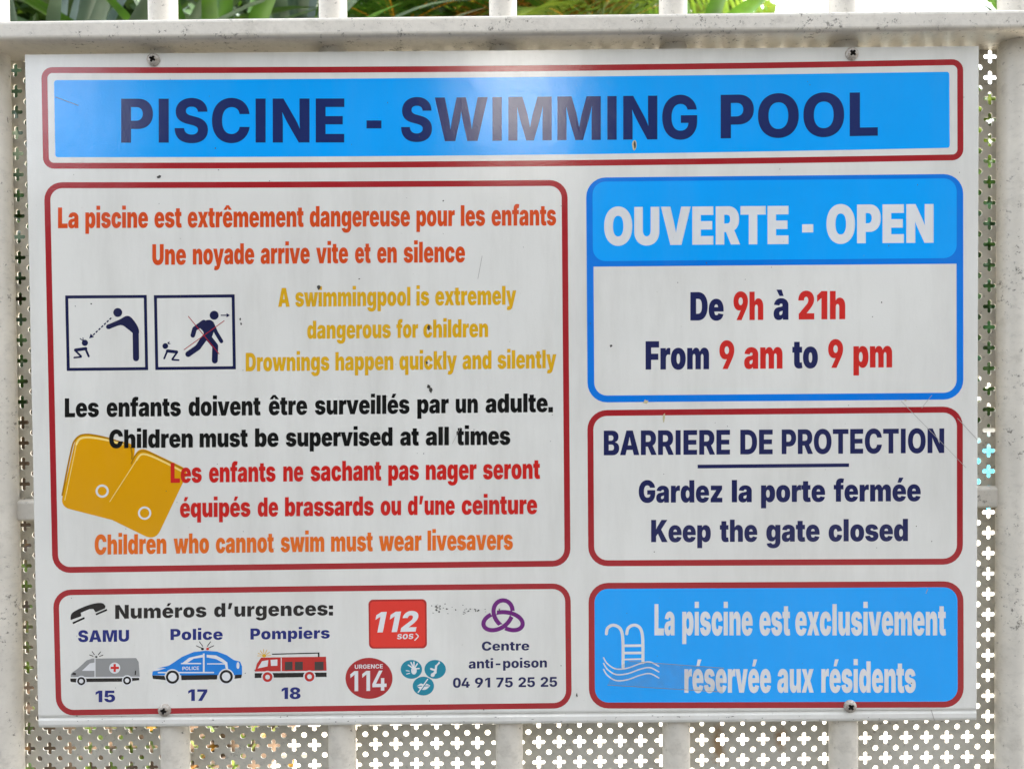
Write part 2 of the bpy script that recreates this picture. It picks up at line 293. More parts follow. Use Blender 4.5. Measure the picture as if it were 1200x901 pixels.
900|w|449|80,0 0,280 104,280 120,192 ~126,162 ~139,95 144,56 135,56 ~140,95 ~156,162 162,192 181,280 268,280 286,192 ~292,162 ~308,95 313,56 304,56 ~309,95 ~321,162 326,192 342,280 450,280 368,0 265,0 238,92 ~235,105 ~227,144 ~220,184 216,198 232,198 ~228,184 ~221,144 ~214,105 210,92 183,0
900|x|312|6,0 112,183 112,104 11,280 116,280 133,244 ~144,222 ~163,174 172,152 140,152 ~150,174 ~170,222 181,244 200,280 303,280 198,104 198,183 306,0 202,0 179,44 ~168,66 ~148,115 138,137 170,137 ~161,115 ~142,66 130,44 109,0
900|y|326|26,-97 48,-26 61,-29 ~77,-33 ~101,-30 ~112,-17 109,-8 106,0 3,280 108,280 145,152 ~153,123 ~162,65 168,30 150,30 ~156,65 ~170,124 178,152 218,280 322,280 207,-26 ~199,-48 ~170,-85 ~124,-106 88,-106 ~71,-106 ~38,-102
900|z|302|28,0 28,56 150,202 150,203 32,203 32,280 269,280 269,218 158,78 158,76 274,76 274,0
900|à|306|104,-4 ~77,-4 ~36,13 ~12,49 12,77 ~12,100 ~28,132 ~56,153 ~93,164 115,166 ~138,168 ~167,173 ~180,182 180,190 180,192 ~180,199 ~172,209 ~158,214 148,214 ~138,214 ~123,208 ~113,198 111,189 20,198 ~24,222 ~56,260 ~110,283 150,283 ~179,283 ~228,269 ~262,244 ~280,211 280,192 280,0 186,0 186,40 184,40 ~176,24 ~152,4 ~122,-4;136,59 ~148,59 ~168,68 ~180,86 180,99 180,122 ~176,120 ~168,118 ~157,115 ~146,113 140,112 ~129,110 ~114,102 ~107,90 107,83 ~107,75 ~114,64 ~128,59;122,314 67,396 153,396 188,314
900|é|310|160,-5 ~115,-5 ~50,29 ~16,94 16,139 ~16,182 ~50,247 ~114,283 157,283 ~189,283 ~240,263 ~276,226 ~296,173 296,140 296,116 46,116 46,172 249,172 202,160 ~202,177 ~192,200 ~172,212 158,212 ~144,212 ~124,200 ~114,177 114,160 114,120 ~114,102 ~126,77 ~147,66 162,66 ~172,66 ~188,71 ~200,82 204,90 292,77 ~285,52 ~250,15 ~195,-5;122,314 156,396 242,396 188,314
900|ê|310|160,-5 ~115,-5 ~50,29 ~16,94 16,139 ~16,182 ~50,247 ~114,283 157,283 ~189,283 ~240,263 ~276,226 ~296,173 296,140 296,116 46,116 46,172 249,172 202,160 ~202,177 ~192,200 ~172,212 158,212 ~144,212 ~124,200 ~114,177 114,160 114,120 ~114,102 ~126,77 ~147,66 162,66 ~172,66 ~188,71 ~200,82 204,90 292,77 ~285,52 ~250,15 ~195,-5;120,314 37,314 37,316 120,396 190,396 274,316 274,314 191,314 156,356
900|’|181|42,206 64,372 160,372 108,206
700|1|331|218,372 218,0 142,0 142,305 140,305 54,245 54,315 137,372
700|4|331|16,66 16,126 156,372 230,372 93,131 93,128 314,128 314,66;195,0 195,84 197,111 197,232 267,232 267,0
700|C|379|196,-5 ~147,-5 ~69,40 ~23,126 23,186 ~23,247 ~69,332 ~147,378 196,378 ~228,378 ~283,360 ~325,326 ~353,277 357,245 280,245 ~277,260 ~263,284 ~241,301 ~214,310 198,310 ~169,310 ~125,281 ~101,226 101,186 ~101,146 ~126,91 ~169,63 198,63 ~214,63 ~241,72 ~263,88 ~277,112 280,127 357,127 ~354,101 ~329,54 ~288,17 ~232,-5
700|E|311|34,0 34,372 283,372 283,309 110,309 110,219 270,219 270,157 110,157 110,63 284,63 284,0
700|G|384|199,-5 ~147,-5 ~68,41 ~23,127 23,186 ~23,246 ~69,332 ~148,378 197,378 ~228,378 ~283,359 ~325,326 ~352,280 356,252 278,252 ~274,266 ~260,287 ~240,302 ~214,310 198,310 ~170,310 ~126,281 ~101,226 101,187 ~101,147 ~125,92 ~169,63 199,63 ~226,63 ~265,82 ~285,118 285,143 301,140 205,140 205,198 359,198 359,152 ~359,103 ~318,33 ~246,-5
700|I|244|18,0 18,63 84,63 84,309 18,309 18,372 226,372 226,309 160,309 160,63 226,63 226,0
700|L|290|34,0 34,372 110,372 110,63 271,63 271,0
700|N|390|34,0 34,372 119,372 236,184 ~245,169 ~264,136 ~283,94 293,68 285,68 ~283,89 ~280,136 ~279,179 279,194 279,372 357,372 357,0 271,0 164,171 ~153,190 ~132,226 ~111,270 96,301 105,301 ~107,274 ~110,224 ~112,184 112,171 112,0
700|O|394|197,-5 ~148,-5 ~69,40 ~23,126 23,186 ~23,247 ~69,332 ~148,378 197,378 ~247,378 ~325,332 ~371,247 371,186 ~371,125 ~325,40 ~247,-5;197,63 ~226,63 ~269,91 ~294,146 294,186 ~294,226 ~269,281 ~226,310 197,310 ~168,310 ~125,281 ~101,226 101,186 ~101,146 ~125,91 ~168,63
700|P|332|34,0 34,372 179,372 ~221,372 ~281,340 ~312,283 312,247 ~312,210 ~280,154 ~220,122 177,122 84,122 84,183 165,183 ~188,183 ~219,199 ~233,228 233,247 ~233,266 ~219,294 ~188,310 165,310 110,310 110,0
700|R|336|34,0 34,372 179,372 ~221,372 ~281,342 ~312,288 312,251 ~312,214 ~280,161 ~220,133 177,133 79,133 79,195 165,195 ~188,195 ~219,208 ~233,233 233,251 ~233,270 ~219,296 ~188,310 165,310 110,310 110,0;241,0 150,170 233,170 326,0
700|U|375|187,-5 ~141,-5 ~72,29 ~34,90 34,131 34,372 110,372 110,137 ~110,115 ~129,82 ~164,62 187,62 ~211,62 ~246,82 ~265,115 265,137 265,372 341,372 341,131 ~341,90 ~303,29 ~234,-5
700|o|314|157,-5 ~115,-5 ~54,31 ~20,96 20,139 ~20,182 ~54,247 ~115,283 157,283 ~199,283 ~260,247 ~294,182 294,139 ~294,96 ~260,31 ~199,-5;157,54 ~177,54 ~204,76 ~217,114 217,139 ~217,163 ~204,202 ~177,224 157,224 ~137,224 ~110,202 ~97,164 97,139 ~97,114 ~110,76 ~137,54
700|s|287|143,-5 ~109,-5 ~57,14 ~24,51 19,76 89,88 ~95,69 ~122,49 145,49 ~167,49 ~192,66 192,78 ~192,89 ~174,103 155,107 107,117 ~67,125 ~27,165 27,196 ~27,223 ~56,262 ~109,283 144,283 ~177,283 ~226,265 ~256,231 261,208 194,197 ~190,211 ~166,229 145,229 ~127,229 ~102,214 102,201 ~102,190 ~118,176 138,172 188,162 ~229,153 ~268,116 268,86 ~268,59 ~236,17 ~180,-5
800|-|330|251,185 251,117 79,117 79,185
800|0|330|165,-5 ~116,-5 ~51,40 ~18,126 18,186 ~18,246 ~51,332 ~116,378 165,378 ~214,378 ~280,332 ~312,246 312,186 ~312,126 ~280,40 ~215,-5;165,67 ~186,67 ~212,92 ~225,145 225,186 ~225,227 ~212,280 ~186,306 165,306 ~145,306 ~118,280 ~106,227 106,186 ~106,145 ~118,92 ~145,67
800|1|330|225,372 225,0 137,0 137,296 134,296 51,238 51,316 134,372
800|2|330|31,0 31,63 166,183 ~181,197 ~203,221 ~215,244 215,259 ~215,274 ~201,296 ~177,308 162,308 ~146,308 ~123,296 ~110,272 110,255 26,255 ~26,293 ~60,347 ~121,378 162,378 ~204,378 ~266,349 ~300,299 300,265 ~300,244 ~284,203 ~240,152 199,117 153,74 153,71 305,71 305,0
800|4|330|11,62 11,131 147,372 232,372 98,135 98,132 320,132 320,62;190,0 190,83 193,114 193,232 273,232 273,0
800|5|330|162,-5 ~122,-5 ~59,24 ~23,76 22,109 108,109 ~108,95 ~123,74 ~148,63 162,63 ~180,63 ~206,78 ~221,105 221,123 ~221,142 ~206,169 ~179,185 162,185 ~145,185 ~116,170 109,158 30,172 47,372 284,372 284,301 119,301 111,212 113,212 ~123,228 ~164,247 190,247 ~215,247 ~257,230 ~289,197 ~306,152 306,126 ~306,88 ~270,29 ~205,-5
800|7|330|57,0 207,299 207,301 31,301 31,372 299,372 299,300 148,0
800|9|330|164,378 ~202,378 ~266,348 ~305,292 305,251 ~305,220 ~282,162 260,129 172,0 85,0 199,167 226,167 ~221,159 ~197,143 ~163,132 142,132 ~107,132 ~55,160 ~25,211 25,248 ~25,287 ~61,345 ~124,378;164,310 ~148,310 ~122,294 ~107,268 107,250 ~107,233 ~122,206 ~148,191 164,191 ~181,191 ~206,206 ~221,233 221,250 ~221,268 ~206,294 ~181,310
800|A|394|12,0 136,372 254,372 382,0 283,0 231,163 ~219,203 ~196,295 184,345 204,345 ~193,295 ~171,203 160,163 110,0;96,79 96,147 298,147 298,79
800|B|340|29,0 29,372 183,372 ~225,372 ~281,349 ~310,306 310,278 ~310,257 ~292,223 ~261,202 240,197 240,194 ~263,193 ~301,171 ~324,131 324,104 ~324,74 ~294,27 ~236,0 195,0;117,71 174,71 ~204,71 ~232,94 232,114 ~232,129 ~219,150 ~193,162 176,162 117,162;117,219 168,219 ~183,219 ~206,229 ~220,248 220,261 ~220,280 ~193,302 170,302 117,302
800|C|381|197,-5 ~146,-5 ~67,40 ~21,125 21,186 ~21,248 ~67,333 ~147,378 197,378 ~230,378 ~287,359 ~330,324 ~357,274 361,241 272,241 ~270,255 ~258,277 ~239,292 ~214,300 199,300 ~172,300 ~132,273 ~111,222 111,186 ~111,149 ~132,98 ~172,72 199,72 ~214,72 ~238,81 ~258,96 ~270,118 272,132 362,132 ~359,107 ~335,58 ~294,19 ~235,-5
800|D|370|166,0 67,0 67,75 162,75 ~194,75 ~238,97 ~261,146 261,186 ~261,227 ~238,275 ~194,297 161,297 65,297 65,372 166,372 ~223,372 ~305,328 ~349,244 349,186 ~349,128 ~305,45 ~223,0;117,372 117,0 29,0 29,372
800|E|312|29,0 29,372 288,372 288,300 117,300 117,223 274,223 274,153 117,153 117,72 287,72 287,0
800|G|385|199,-5 ~146,-5 ~66,41 ~21,127 21,186 ~21,247 ~68,332 ~149,378 198,378 ~230,378 ~286,359 ~329,325 ~356,279 359,251 270,251 ~267,263 ~254,281 ~237,293 ~214,300 200,300 ~173,300 ~133,274 ~111,223 111,187 ~111,150 ~132,99 ~172,72 200,72 ~225,72 ~260,89 ~278,120 278,141 295,138 204,138 204,203 363,203 363,154 ~363,104 ~321,33 ~247,-5
800|I|251|17,0 17,72 82,72 82,300 17,300 17,372 235,372 235,300 170,300 170,72 235,72 235,0
800|L|290|29,0 29,372 117,372 117,72 273,72 273,0
800|M|483|29,0 29,372 166,372 214,228 ~218,214 ~228,171 ~239,121 ~248,74 250,57 233,57 ~236,74 ~245,120 ~255,170 ~266,214 270,228 316,372 454,372 454,0 365,0 365,160 ~365,173 ~366,212 ~368,258 ~369,305 369,325 374,325 ~369,303 ~358,256 ~346,210 ~335,173 331,160 279,0 205,0 151,160 ~147,173 ~136,210 ~124,255 ~112,303 107,325 114,325 ~114,306 ~115,259 ~116,213 ~117,173 117,160 117,0
800|N|392|29,0 29,372 126,372 230,204 ~240,188 ~259,152 ~278,108 288,80 280,80 ~278,101 ~275,150 ~273,198 273,214 273,372 363,372 363,0 266,0 171,154 ~158,175 ~137,214 ~116,258 102,288 112,288 ~114,261 ~118,211 ~120,168 120,154 120,0
800|O|396|198,-5 ~148,-5 ~67,40 ~21,125 21,186 ~21,248 ~67,333 ~148,378 198,378 ~248,378 ~328,333 ~375,248 375,186 ~375,125 ~328,39 ~248,-5;198,72 ~225,72 ~264,99 ~285,149 285,186 ~285,223 ~264,274 ~225,300 198,300 ~171,300 ~132,274 ~111,223 111,186 ~111,149 ~132,99 ~171,72
800|P|334|29,0 29,372 182,372 ~224,372 ~284,340 ~317,282 317,244 ~317,205 ~284,148 ~222,116 179,116 84,116 84,186 163,186 ~184,186 ~212,201 ~226,226 226,244 ~226,261 ~212,287 ~184,301 163,301 117,301 117,0
800|R|339|29,0 29,372 182,372 ~224,372 ~284,342 ~317,287 317,249 ~317,210 ~284,156 ~222,128 179,128 82,128 82,198 163,198 ~184,198 ~212,209 ~226,231 226,249 ~226,266 ~212,289 ~184,301 163,301 117,301 117,0;234,0 143,170 237,170 330,0
800|S|338|173,-5 ~126,-5 ~57,23 ~19,80 18,123 103,123 ~104,105 ~121,81 ~152,68 172,68 ~190,68 ~216,78 ~231,96 231,108 ~231,119 ~218,134 ~191,145 170,150 131,159 ~83,170 ~28,220 28,262 ~28,297 ~65,349 ~131,378 173,378 ~216,378 ~280,348 ~315,296 315,261 230,261 ~228,282 ~199,304 172,304 ~155,304 ~131,295 ~119,279 119,268 ~119,257 ~133,241 ~158,230 174,227 206,219 ~233,213 ~275,194 ~305,166 ~320,130 320,108 ~320,73 ~285,22 ~219,-5
800|T|346|17,300 17,372 330,372 330,300 217,300 217,0 129,0 129,300
800|W|542|111,0 12,372 109,372 146,208 ~152,183 ~161,124 ~169,66 173,40 157,40 ~162,66 ~171,124 ~181,183 187,208 226,372 316,372 355,208 ~361,183 ~371,124 ~380,66 385,40 368,40 ~373,66 ~381,124 ~390,183 396,208 433,372 530,372 431,0 331,0 287,172 ~278,207 ~267,289 260,330 282,330 ~274,290 ~264,209 255,172 211,0
800|a|301|107,-5 ~80,-5 ~38,13 ~15,50 15,78 ~15,101 ~31,133 ~60,153 ~98,163 119,165 ~143,167 ~172,172 ~185,181 185,190 185,191 ~185,201 ~176,214 ~159,221 147,221 ~135,221 ~117,214 ~104,201 102,192 23,202 ~29,226 ~61,263 ~113,283 148,283 ~174,283 ~219,271 ~253,247 ~272,212 272,190 272,0 190,0 190,39 188,39 ~180,25 ~157,5 ~126,-5;133,53 ~148,53 ~172,65 ~186,86 186,99 186,126 ~182,124 ~171,121 ~157,118 ~144,116 138,115 ~125,113 ~107,104 ~98,91 98,82 ~98,72 ~107,59 ~123,53
800|e|308|159,-5 ~115,-5 ~52,29 ~18,94 18,139 ~18,182 ~52,247 ~114,283 156,283 ~185,283 ~235,264 ~271,228 ~291,175 291,140 291,118 49,118 49,169 249,169 208,157 ~208,177 ~197,205 ~174,220 157,220 ~139,220 ~116,205 ~104,177 104,159 104,123 ~104,101 ~118,72 ~144,58 160,58 ~172,58 ~191,65 ~205,77 209,87 286,74 ~280,50 ~245,14 ~193,-5
800|i|145|29,0 29,280 116,280 116,0;72,312 ~54,312 ~27,337 27,354 ~27,372 ~54,396 72,396 ~91,396 ~118,372 118,354 ~118,337 ~91,312
800|n|325|116,160 116,0 29,0 29,280 111,280 112,209 109,209 ~119,242 ~163,283 200,283 ~229,283 ~273,257 ~296,210 296,178 296,0 209,0 209,161 ~209,185 ~185,211 164,211 ~150,211 ~128,199 ~116,176
800|o|317|159,-5 ~115,-5 ~52,31 ~18,96 18,139 ~18,182 ~52,247 ~115,283 159,283 ~202,283 ~265,247 ~299,182 299,139 ~299,96 ~265,31 ~202,-5;159,61 ~175,61 ~198,81 ~210,116 210,139 ~210,163 ~198,197 ~175,216 159,216 ~142,216 ~119,197 ~107,163 107,139 ~107,116 ~119,81 ~142,61
800|p|326|29,-104 29,280 115,280 115,232 118,232 ~123,244 ~143,268 ~175,283 197,283 ~227,283 ~277,252 ~308,189 308,139 ~308,92 ~278,28 ~228,-4 196,-4 ~175,-4 ~144,10 ~124,33 118,45 116,45 116,-104;167,64 ~184,64 ~207,83 ~219,117 219,140 ~219,162 ~207,196 ~184,215 167,215 ~150,215 ~126,196 ~114,163 114,140 ~114,117 ~127,83 ~150,64
800|r|215|29,0 29,280 113,280 113,229 116,229 ~124,256 ~159,283 182,283 ~188,283 ~201,281 207,280 207,204 ~200,206 ~180,208 172,208 ~156,208 ~130,194 ~116,169 116,153 116,0
800|s|294|146,-5 ~111,-5 ~56,15 ~21,53 16,80 97,93 ~103,75 ~128,56 150,56 ~168,56 ~189,69 189,79 ~189,89 ~172,101 155,104 106,114 ~65,122 ~23,162 23,194 ~23,222 ~54,262 ~109,283 146,283 ~181,283 ~233,264 ~265,230 270,205 192,193 ~189,207 ~165,223 148,223 ~132,223 ~110,210 110,199 ~110,191 ~124,178 142,175 195,165 ~237,157 ~278,120 278,89 ~278,61 ~244,18 ~185,-5
800|t|196|180,280 180,215 5,215 5,280;42,346 129,346 129,86 ~129,74 ~140,64 152,64 ~156,64 ~172,66 176,67 187,3 ~172,-1 ~145,-4 132,-4 ~88,-4 ~42,38 42,78'''
GLY = {}; SRC = {}
def heavier(ch, k, w=900):
    """the same letter with its upright strokes thickened by k on either side"""
    adv, polys = SRC[(w, ch)]; out = []
    for P in polys:
        Q = []
        for i in range(len(P)):
            a, b, c = P[i - 1], P[i], P[(i + 1) % len(P)]
            u = Vector((b[0] - a[0], b[1] - a[1])); v = Vector((c[0] - b[0], c[1] - b[1]))
            u = u.normalized() if u.length > 0 else u; v = v.normalized() if v.length > 0 else v
            nx, ny = -(u.y + v.y), (u.x + v.x); m = math.hypot(nx, ny) or 1
            Q.append((b[0] + k * nx / m * min(1.3, 2 / m), b[1] + 0.25 * k * ny / m))
        out.append(Q)
    V, F = fill(out); xs = [p[0] for P in out for p in P]
    return (adv, min(xs), max(xs), V, F)
for line in GLYPHS.strip().split('\n'):
    w, ch, adv, body = line.split('|'); polys = []
    for c in body.split(';'):
        Q = [(tuple(float(v) for v in t.lstrip('~').split(',')), t[0] != '~') for t in c.split()]
        e = []
        for i in range(len(Q)):
            e.append(Q[i]); d = Q[(i + 1) % len(Q)]
            if not Q[i][1] and not d[1]: e.append((((Q[i][0][0] + d[0][0]) / 2, (Q[i][0][1] + d[0][1]) / 2), True))
        s = next(i for i, q in enumerate(e) if q[1]); e = e[s:] + e[:s]; P = []; i = 0
        while i < len(e):
            a = e[i][0]; P.append(a); b, on = e[(i + 1) % len(e)]
            if on: i += 1; continue
            d = e[(i + 2) % len(e)][0]
            k = 5 if math.hypot(a[0] - d[0], a[1] - d[1]) > 60 else 3
            for j in range(1, k):
                t = j / k; P.append(tuple((1 - t) ** 2 * a[q] + 2 * t * (1 - t) * b[q] + t * t * d[q] for q in (0, 1)))
            i += 2
        polys.append(P)
    if ch == '1': adv = 268 if w == '900' else 250
    if ch == 'I':
        st = {'700': 78, '800': 90, '900': 102}[w]; adv = st + 74; polys = [[(37, 0), (37, 372), (37 + st, 372), (37 + st, 0)]]
    if ch == 'l':
        st = {'700': 76, '800': 88, '900': 101}[w]; adv = st + 50; top = max(q[1] for P in polys for q in P); polys = [[(25, 0), (25, top), (25 + st, top), (25 + st, 0)]]
    if ch in 'i:.':
        st = {'700': 76, '800': 88, '900': 101}[w] + (0 if ch == 'i' else 8); mid = sum(min(q[0] for q in P) + max(q[0] for q in P) for P in polys) / (2 * len(polys)); Q = []
        for P in polys:
            y0, y1 = min(q[1] for q in P), max(q[1] for q in P)
            if y0 > 280: y0 = y1 - st * 0.72
            Q.append([(mid - st / 2, y0), (mid - st / 2, y1), (mid + st / 2, y1), (mid + st / 2, y0)])
        polys = Q
    SRC[(int(w), ch)] = (float(adv), polys)
    V, F = fill(polys); xs = [p[0] for P in polys for p in P]
    GLY[(int(w), ch)] = (float(adv), min(xs), max(xs), V, F)
CAPH = 372.5                                  # capital height in glyph units
def lettering(words, mat, parent, layer=4, wt=900, slant=0.0, name='lettering', heavy=0.0):
    """words: (text, x0, x1, baseline left, baseline right, capital height) in picture pixels -> one mesh per word"""
    for (txt, x0, x1, y0, y1, h) in words:
        VV = []; FF = []; gl = []
        for c in txt:
            key = (wt, c, heavy)
            if key not in GLY: GLY[key] = heavier(c, heavy, wt) if heavy else GLY[(wt, c)]
            gl.append(GLY[key])
        pen = 0; pos = []
        for g in gl: pos.append(pen); pen += g[0]
        lo = pos[0] + gl[0][1]; hi = pos[-1] + gl[-1][2]; sx = (x1 - x0) / (hi - lo); sy = h / CAPH
        for g, q in zip(gl, pos):
            s = len(VV)
            for (gx, gy) in g[3]:
                u = (q + gx - lo) / (hi - lo)
                VV.append((x0 + (q + gx - lo) * sx + slant * gy * sy, y0 + (y1 - y0) * u - gy * sy))
            FF += [tuple(s + i for i in f) for f in g[4]]
        flat_mesh(name, VV, FF, mat, parent, layer)
def line_of(words, yl, ym, yr, h, xa=None, xb=None):
    """words (text,x0,x1) on a slightly bowed baseline through yl (left), ym (middle), yr (right)"""
    xa = words[0][1] if xa is None else xa; xb = words[-1][2] if xb is None else xb
    def yy(x):
        u = (x - xa) / (xb - xa); return yl + (yr - yl) * u + 4 * (ym - (yl + yr) / 2) * u * (1 - u)
    return [(t, a, b, yy(a), yy(b), h) for t, a, b in words]
# ------------------------------------------------------------------ the sign
WHITE = print_mat('board_white', (228, 227, 221), 0.11)
RED = print_mat('border_red', (166, 34, 42))
BLUE = print_mat('bright_blue', (0, 166, 255))
BLUE2 = print_mat('border_blue', (0, 122, 226))
NAVY = print_mat('navy_ink', (34, 38, 86), grime=0.4)
BLACK = print_mat('black_ink', (18, 18, 20), grime=0.4)
ORED = print_mat('orange_red_ink', (216, 78, 30))
OCHRE = print_mat('ochre_ink', (222, 172, 30))
REDI = print_mat('red_ink', (205, 34, 30))
ORANGE = print_mat('orange_ink', (230, 108, 24))
ROYAL = print_mat('royal_blue_ink', (18, 34, 118))
LWHITE = print_mat('letter_white', (228, 229, 230))
HOURS = print_mat('hours_red_ink', (206, 44, 40))
ARM = print_mat('armband_yellow', (224, 160, 0))
ARMD = print_mat('armband_outline', (172, 122, 8))
CREAM = print_mat('armband_highlight', (250, 222, 130))
GREY = print_mat('van_grey', (146, 147, 146))
DGREY = print_mat('shutter_grey', (66, 56, 54))
CARB = print_mat('car_blue', (0, 126, 216))
TRUCK = print_mat('truck_red', (190, 38, 34))
SOSR = print_mat('sos_red', (226, 52, 40))
SOSD = print_mat('sos_border_red', (176, 34, 30))
DARKR = print_mat('badge_red', (170, 38, 44))
TEAL = print_mat('badge_teal', (16, 134, 158))
PURP = print_mat('knot_purple', (108, 14, 118))
PALEB = print_mat('pale_blue_ink', (120, 178, 214))

W, H = 0.594, 0.42285
sign = empty('pool_sign', (0, 0, SZ))
props(sign, 'large white swimming pool notice with framed panels, screwed to the gate bars', 'sign')

# board: thin sheet with rounded, slightly turned edges
def board():
    T = 0.0025; h = H / 2; e = 0.0007
    prof = [(T, h - e), (T - e, h), (e, h), (e * 0.3, h - e * 0.3), (0, h - e), (0, -h + 0.0085), (0.0002, -h + 0.0074), (0.00065, -h + 0.0066), (0.0006, -h + 0.0058), (0.0002, -h + 0.0048), (0.0002, -h + 0.0022), (0.0006, -h + 0.0008), (0.0012, -h), (T - e, -h), (T, -h + e)]
    n = len(prof); w = W / 2
    xs = [-w, -w + 0.0006, w - 0.0006, w]; V = []; F = []
    for i, x in enumerate(xs):
        q = 0.5 * T if i in (0, 3) else 0
        V += [(x, y if q == 0 else (y * 0.5 + T * 0.25), z) for y, z in prof]
    for i in range(3): F += [(i * n + k, i * n + (k + 1) % n, (i + 1) * n + (k + 1) % n, (i + 1) * n + k) for k in range(n)]
    F += [tuple(range(n))[::-1], tuple(range(3 * n, 4 * n))]
    o = mesh('board', V, F, WHITE, sign)
    bm = bmesh.new(); bm.from_mesh(o.data); bmesh.ops.recalc_face_normals(bm, faces=bm.faces); bm.to_mesh(o.data); bm.free()
board()

# title panel
tp = ring('title_panel', [(48.3, 79), (1128.7, 69.5), (1129, 188), (50.5, 198)], 13, 7, RED, sign, 1, (3, 2.6))
flat('blue_field', [round_outline([(63.3, 94.3), (1112.5, 84.5), (1113, 173.5), (64.8, 184.5)], 3, 0, (1.6, 3), 3)], BLUE, tp, 1)
NAVY2 = print_mat('title_navy_ink', (26, 42, 100), grime=0.4)
lettering([('PISCINE', 142, 403.5, 167.5, 167.2, 51.5), ('-', 429.5, 447, 166.8, 166.8, 51), ('SWIMMING', 470, 817, 166.2, 163.2, 51.2), ('POOL', 844.5, 1028.7, 162.5, 159.3, 51)], NAVY2, tp, 2, 800, heavy=1)

# danger panel
dp = ring('danger_panel', [(51.5, 213.8), (665, 211), (668.6, 663.5), (61.5, 671.3)], 21, 7, RED, sign, 1, (0.6, -0.3))
def L(words, yl, ym, yr, h, mat, par, layer=4, wt=900): return lettering(line_of(words, yl, ym, yr, h), mat, par, layer, wt, heavy=6)
L([('La', 68, 92), ('piscine', 100, 173.5), ('est', 181, 213), ('extrêmement', 220, 356), ('dangereuse', 363, 480.5), ('pour', 488, 533), ('les', 540, 568.5), ('enfants', 576, 651.7)], 267.6, 266, 264.3, 24.2, ORED, dp)
L([('Une', 178.5, 218), ('noyade', 226, 298), ('arrive', 305.5, 363), ('vite', 370.5, 408), ('et', 416, 434.5), ('en', 442, 465), ('silence', 473, 545)], 310.6, 308.8, 307.4, 24.2, ORED, dp)
L([('A', 326, 339.5), ('swimmingpool', 346, 481), ('is', 488, 503), ('extremely', 510, 605)], 359.6, 358.4, 357, 22, OCHRE, dp)
L([('dangerous', 360, 458), ('for', 464.5, 490), ('children', 496, 572)], 397, 396, 395, 21, OCHRE, dp)
L([('Drownings', 288, 386), ('happen', 393, 461), ('quickly', 468, 535.5), ('and', 542, 576), ('silently', 583, 652)], 435, 433.4, 431.3, 21.5, OCHRE, dp)
L([('Les', 76, 116), ('enfants', 125, 212), ('doivent', 221, 305.5), ('être', 315, 360), ('surveillés', 369, 480), ('par', 489, 526), ('un', 534, 560), ('adulte.', 569, 648)], 488.8, 485.8, 482.6, 22, BLACK, dp)
L([('Children', 128, 226), ('must', 234, 290.5), ('be', 299, 326.5), ('supervised', 335, 460), ('at', 469, 491), ('all', 499, 526), ('times', 535, 598)], 525, 522.8, 521, 21.5, BLACK, dp, 8)
L([('Les', 200, 236.5), ('enfants', 245, 323), ('ne', 332, 355.5), ('sachant', 364, 447), ('pas', 455, 491), ('nager', 499, 558.5), ('seront', 566, 633)], 565.6, 563, 560.8, 23.3, REDI, dp, 8)
L([('équipés', 211, 293.5), ('de', 302, 326), ('brassards', 334, 438), ('ou', 446, 470), ('d’une', 478, 533), ('ceinture', 541, 629.5)], 606, 603.8, 602, 22.3, REDI, dp, 8)
L([('Children', 111, 195), ('who', 203.5, 245), ('cannot', 253, 321), ('swim', 329, 380), ('must', 388, 437), ('wear', 444, 494), ('livesavers', 501, 601)], 649.6, 646.4, 643.8, 23.3, ORANGE, dp, 6)

Z5 = zoomed(0, 225, 4)
def frame_picto(name, c4, mat): return ring(name, c4, 0.6, 3.6, mat, dp, 2)
NAVYP = print_mat('pictogram_navy', (26, 30, 72), grime=0.4)
pb = frame_picto('pictogram_frame', [(76.3, 346.3), (172, 345.7), (173.7, 433.7), (78.3, 434.7)], NAVYP)
adult = [disc(552, 565, 21), smooth_path([(505, 622), (560, 598), (592, 581), (615, 588), (640, 620), (651, 645), (652, 662)], 4) + [(622, 662)] + smooth_path([(618, 658), (598, 642), (566, 624), (512, 643)], 4), cap((508, 632), (560, 612), 22), cap((636, 655), (638, 779), 29)]
kid = [disc(398, 707, 14.5), cap((354, 741), (402, 734), 15), cap((352, 742), (380, 770), 9), cap((380, 773), (348, 776), 8), cap((402, 738), (416, 770), 10), cap((376, 687), (388, 696), 4), cap((389, 684), (390, 695), 4)]
dash = []
for k in range(7):
    t0, t1 = k / 7, (k + 0.66) / 7
    dash.append(bar((522 - 90 * t0, 590 + 85 * t0), (522 - 90 * t1, 590 + 85 * t1), 6.5))
dash.append([(418, 686), (425, 664), (441, 680)])
flat('pictogram', [Z5(P) for P in adult + kid + dash], NAVYP, pb, 3)
pc = frame_picto('pictogram_frame', [(180.3, 346), (275, 345), (276.5, 432.7), (182, 433.6)], NAVYP)
run = [disc(1004, 578, 21), smooth_path([(930, 632), (948, 610), (978, 599), (996, 606), (1004, 625), (1002, 655), (990, 688)], 4) + [(945, 690)] + smooth_path([(945, 690), (955, 664), (950, 650)], 3),
       cap((955, 612), (912, 642), 26, 6, 22), cap((912, 642), (904, 672), 22), cap((992, 616), (1014, 660), 22, 6, 18), cap((1014, 660), (1038, 700), 18), cap((978, 684), (1009, 722), 30, 6, 28), cap((1009, 722), (1007, 790), 28),
       cap((958, 684), (928, 728), 30, 6, 27), cap((928, 728), (882, 760), 27), bar((1035, 578), (1066, 578), 5), [(1078, 578), (1062, 568), (1062, 588)]]
kid2 = [disc(775, 722, 13.5), cap((785, 745), (828, 750), 15), cap((784, 746), (770, 780), 9), cap((830, 752), (808, 783), 9), cap((808, 786), (838, 788), 8), cap((786, 706), (797, 712), 4), cap((789, 712), (793, 702), 4)]
flat('pictogram', [Z5(P) for P in run + kid2], NAVYP, pc, 3)
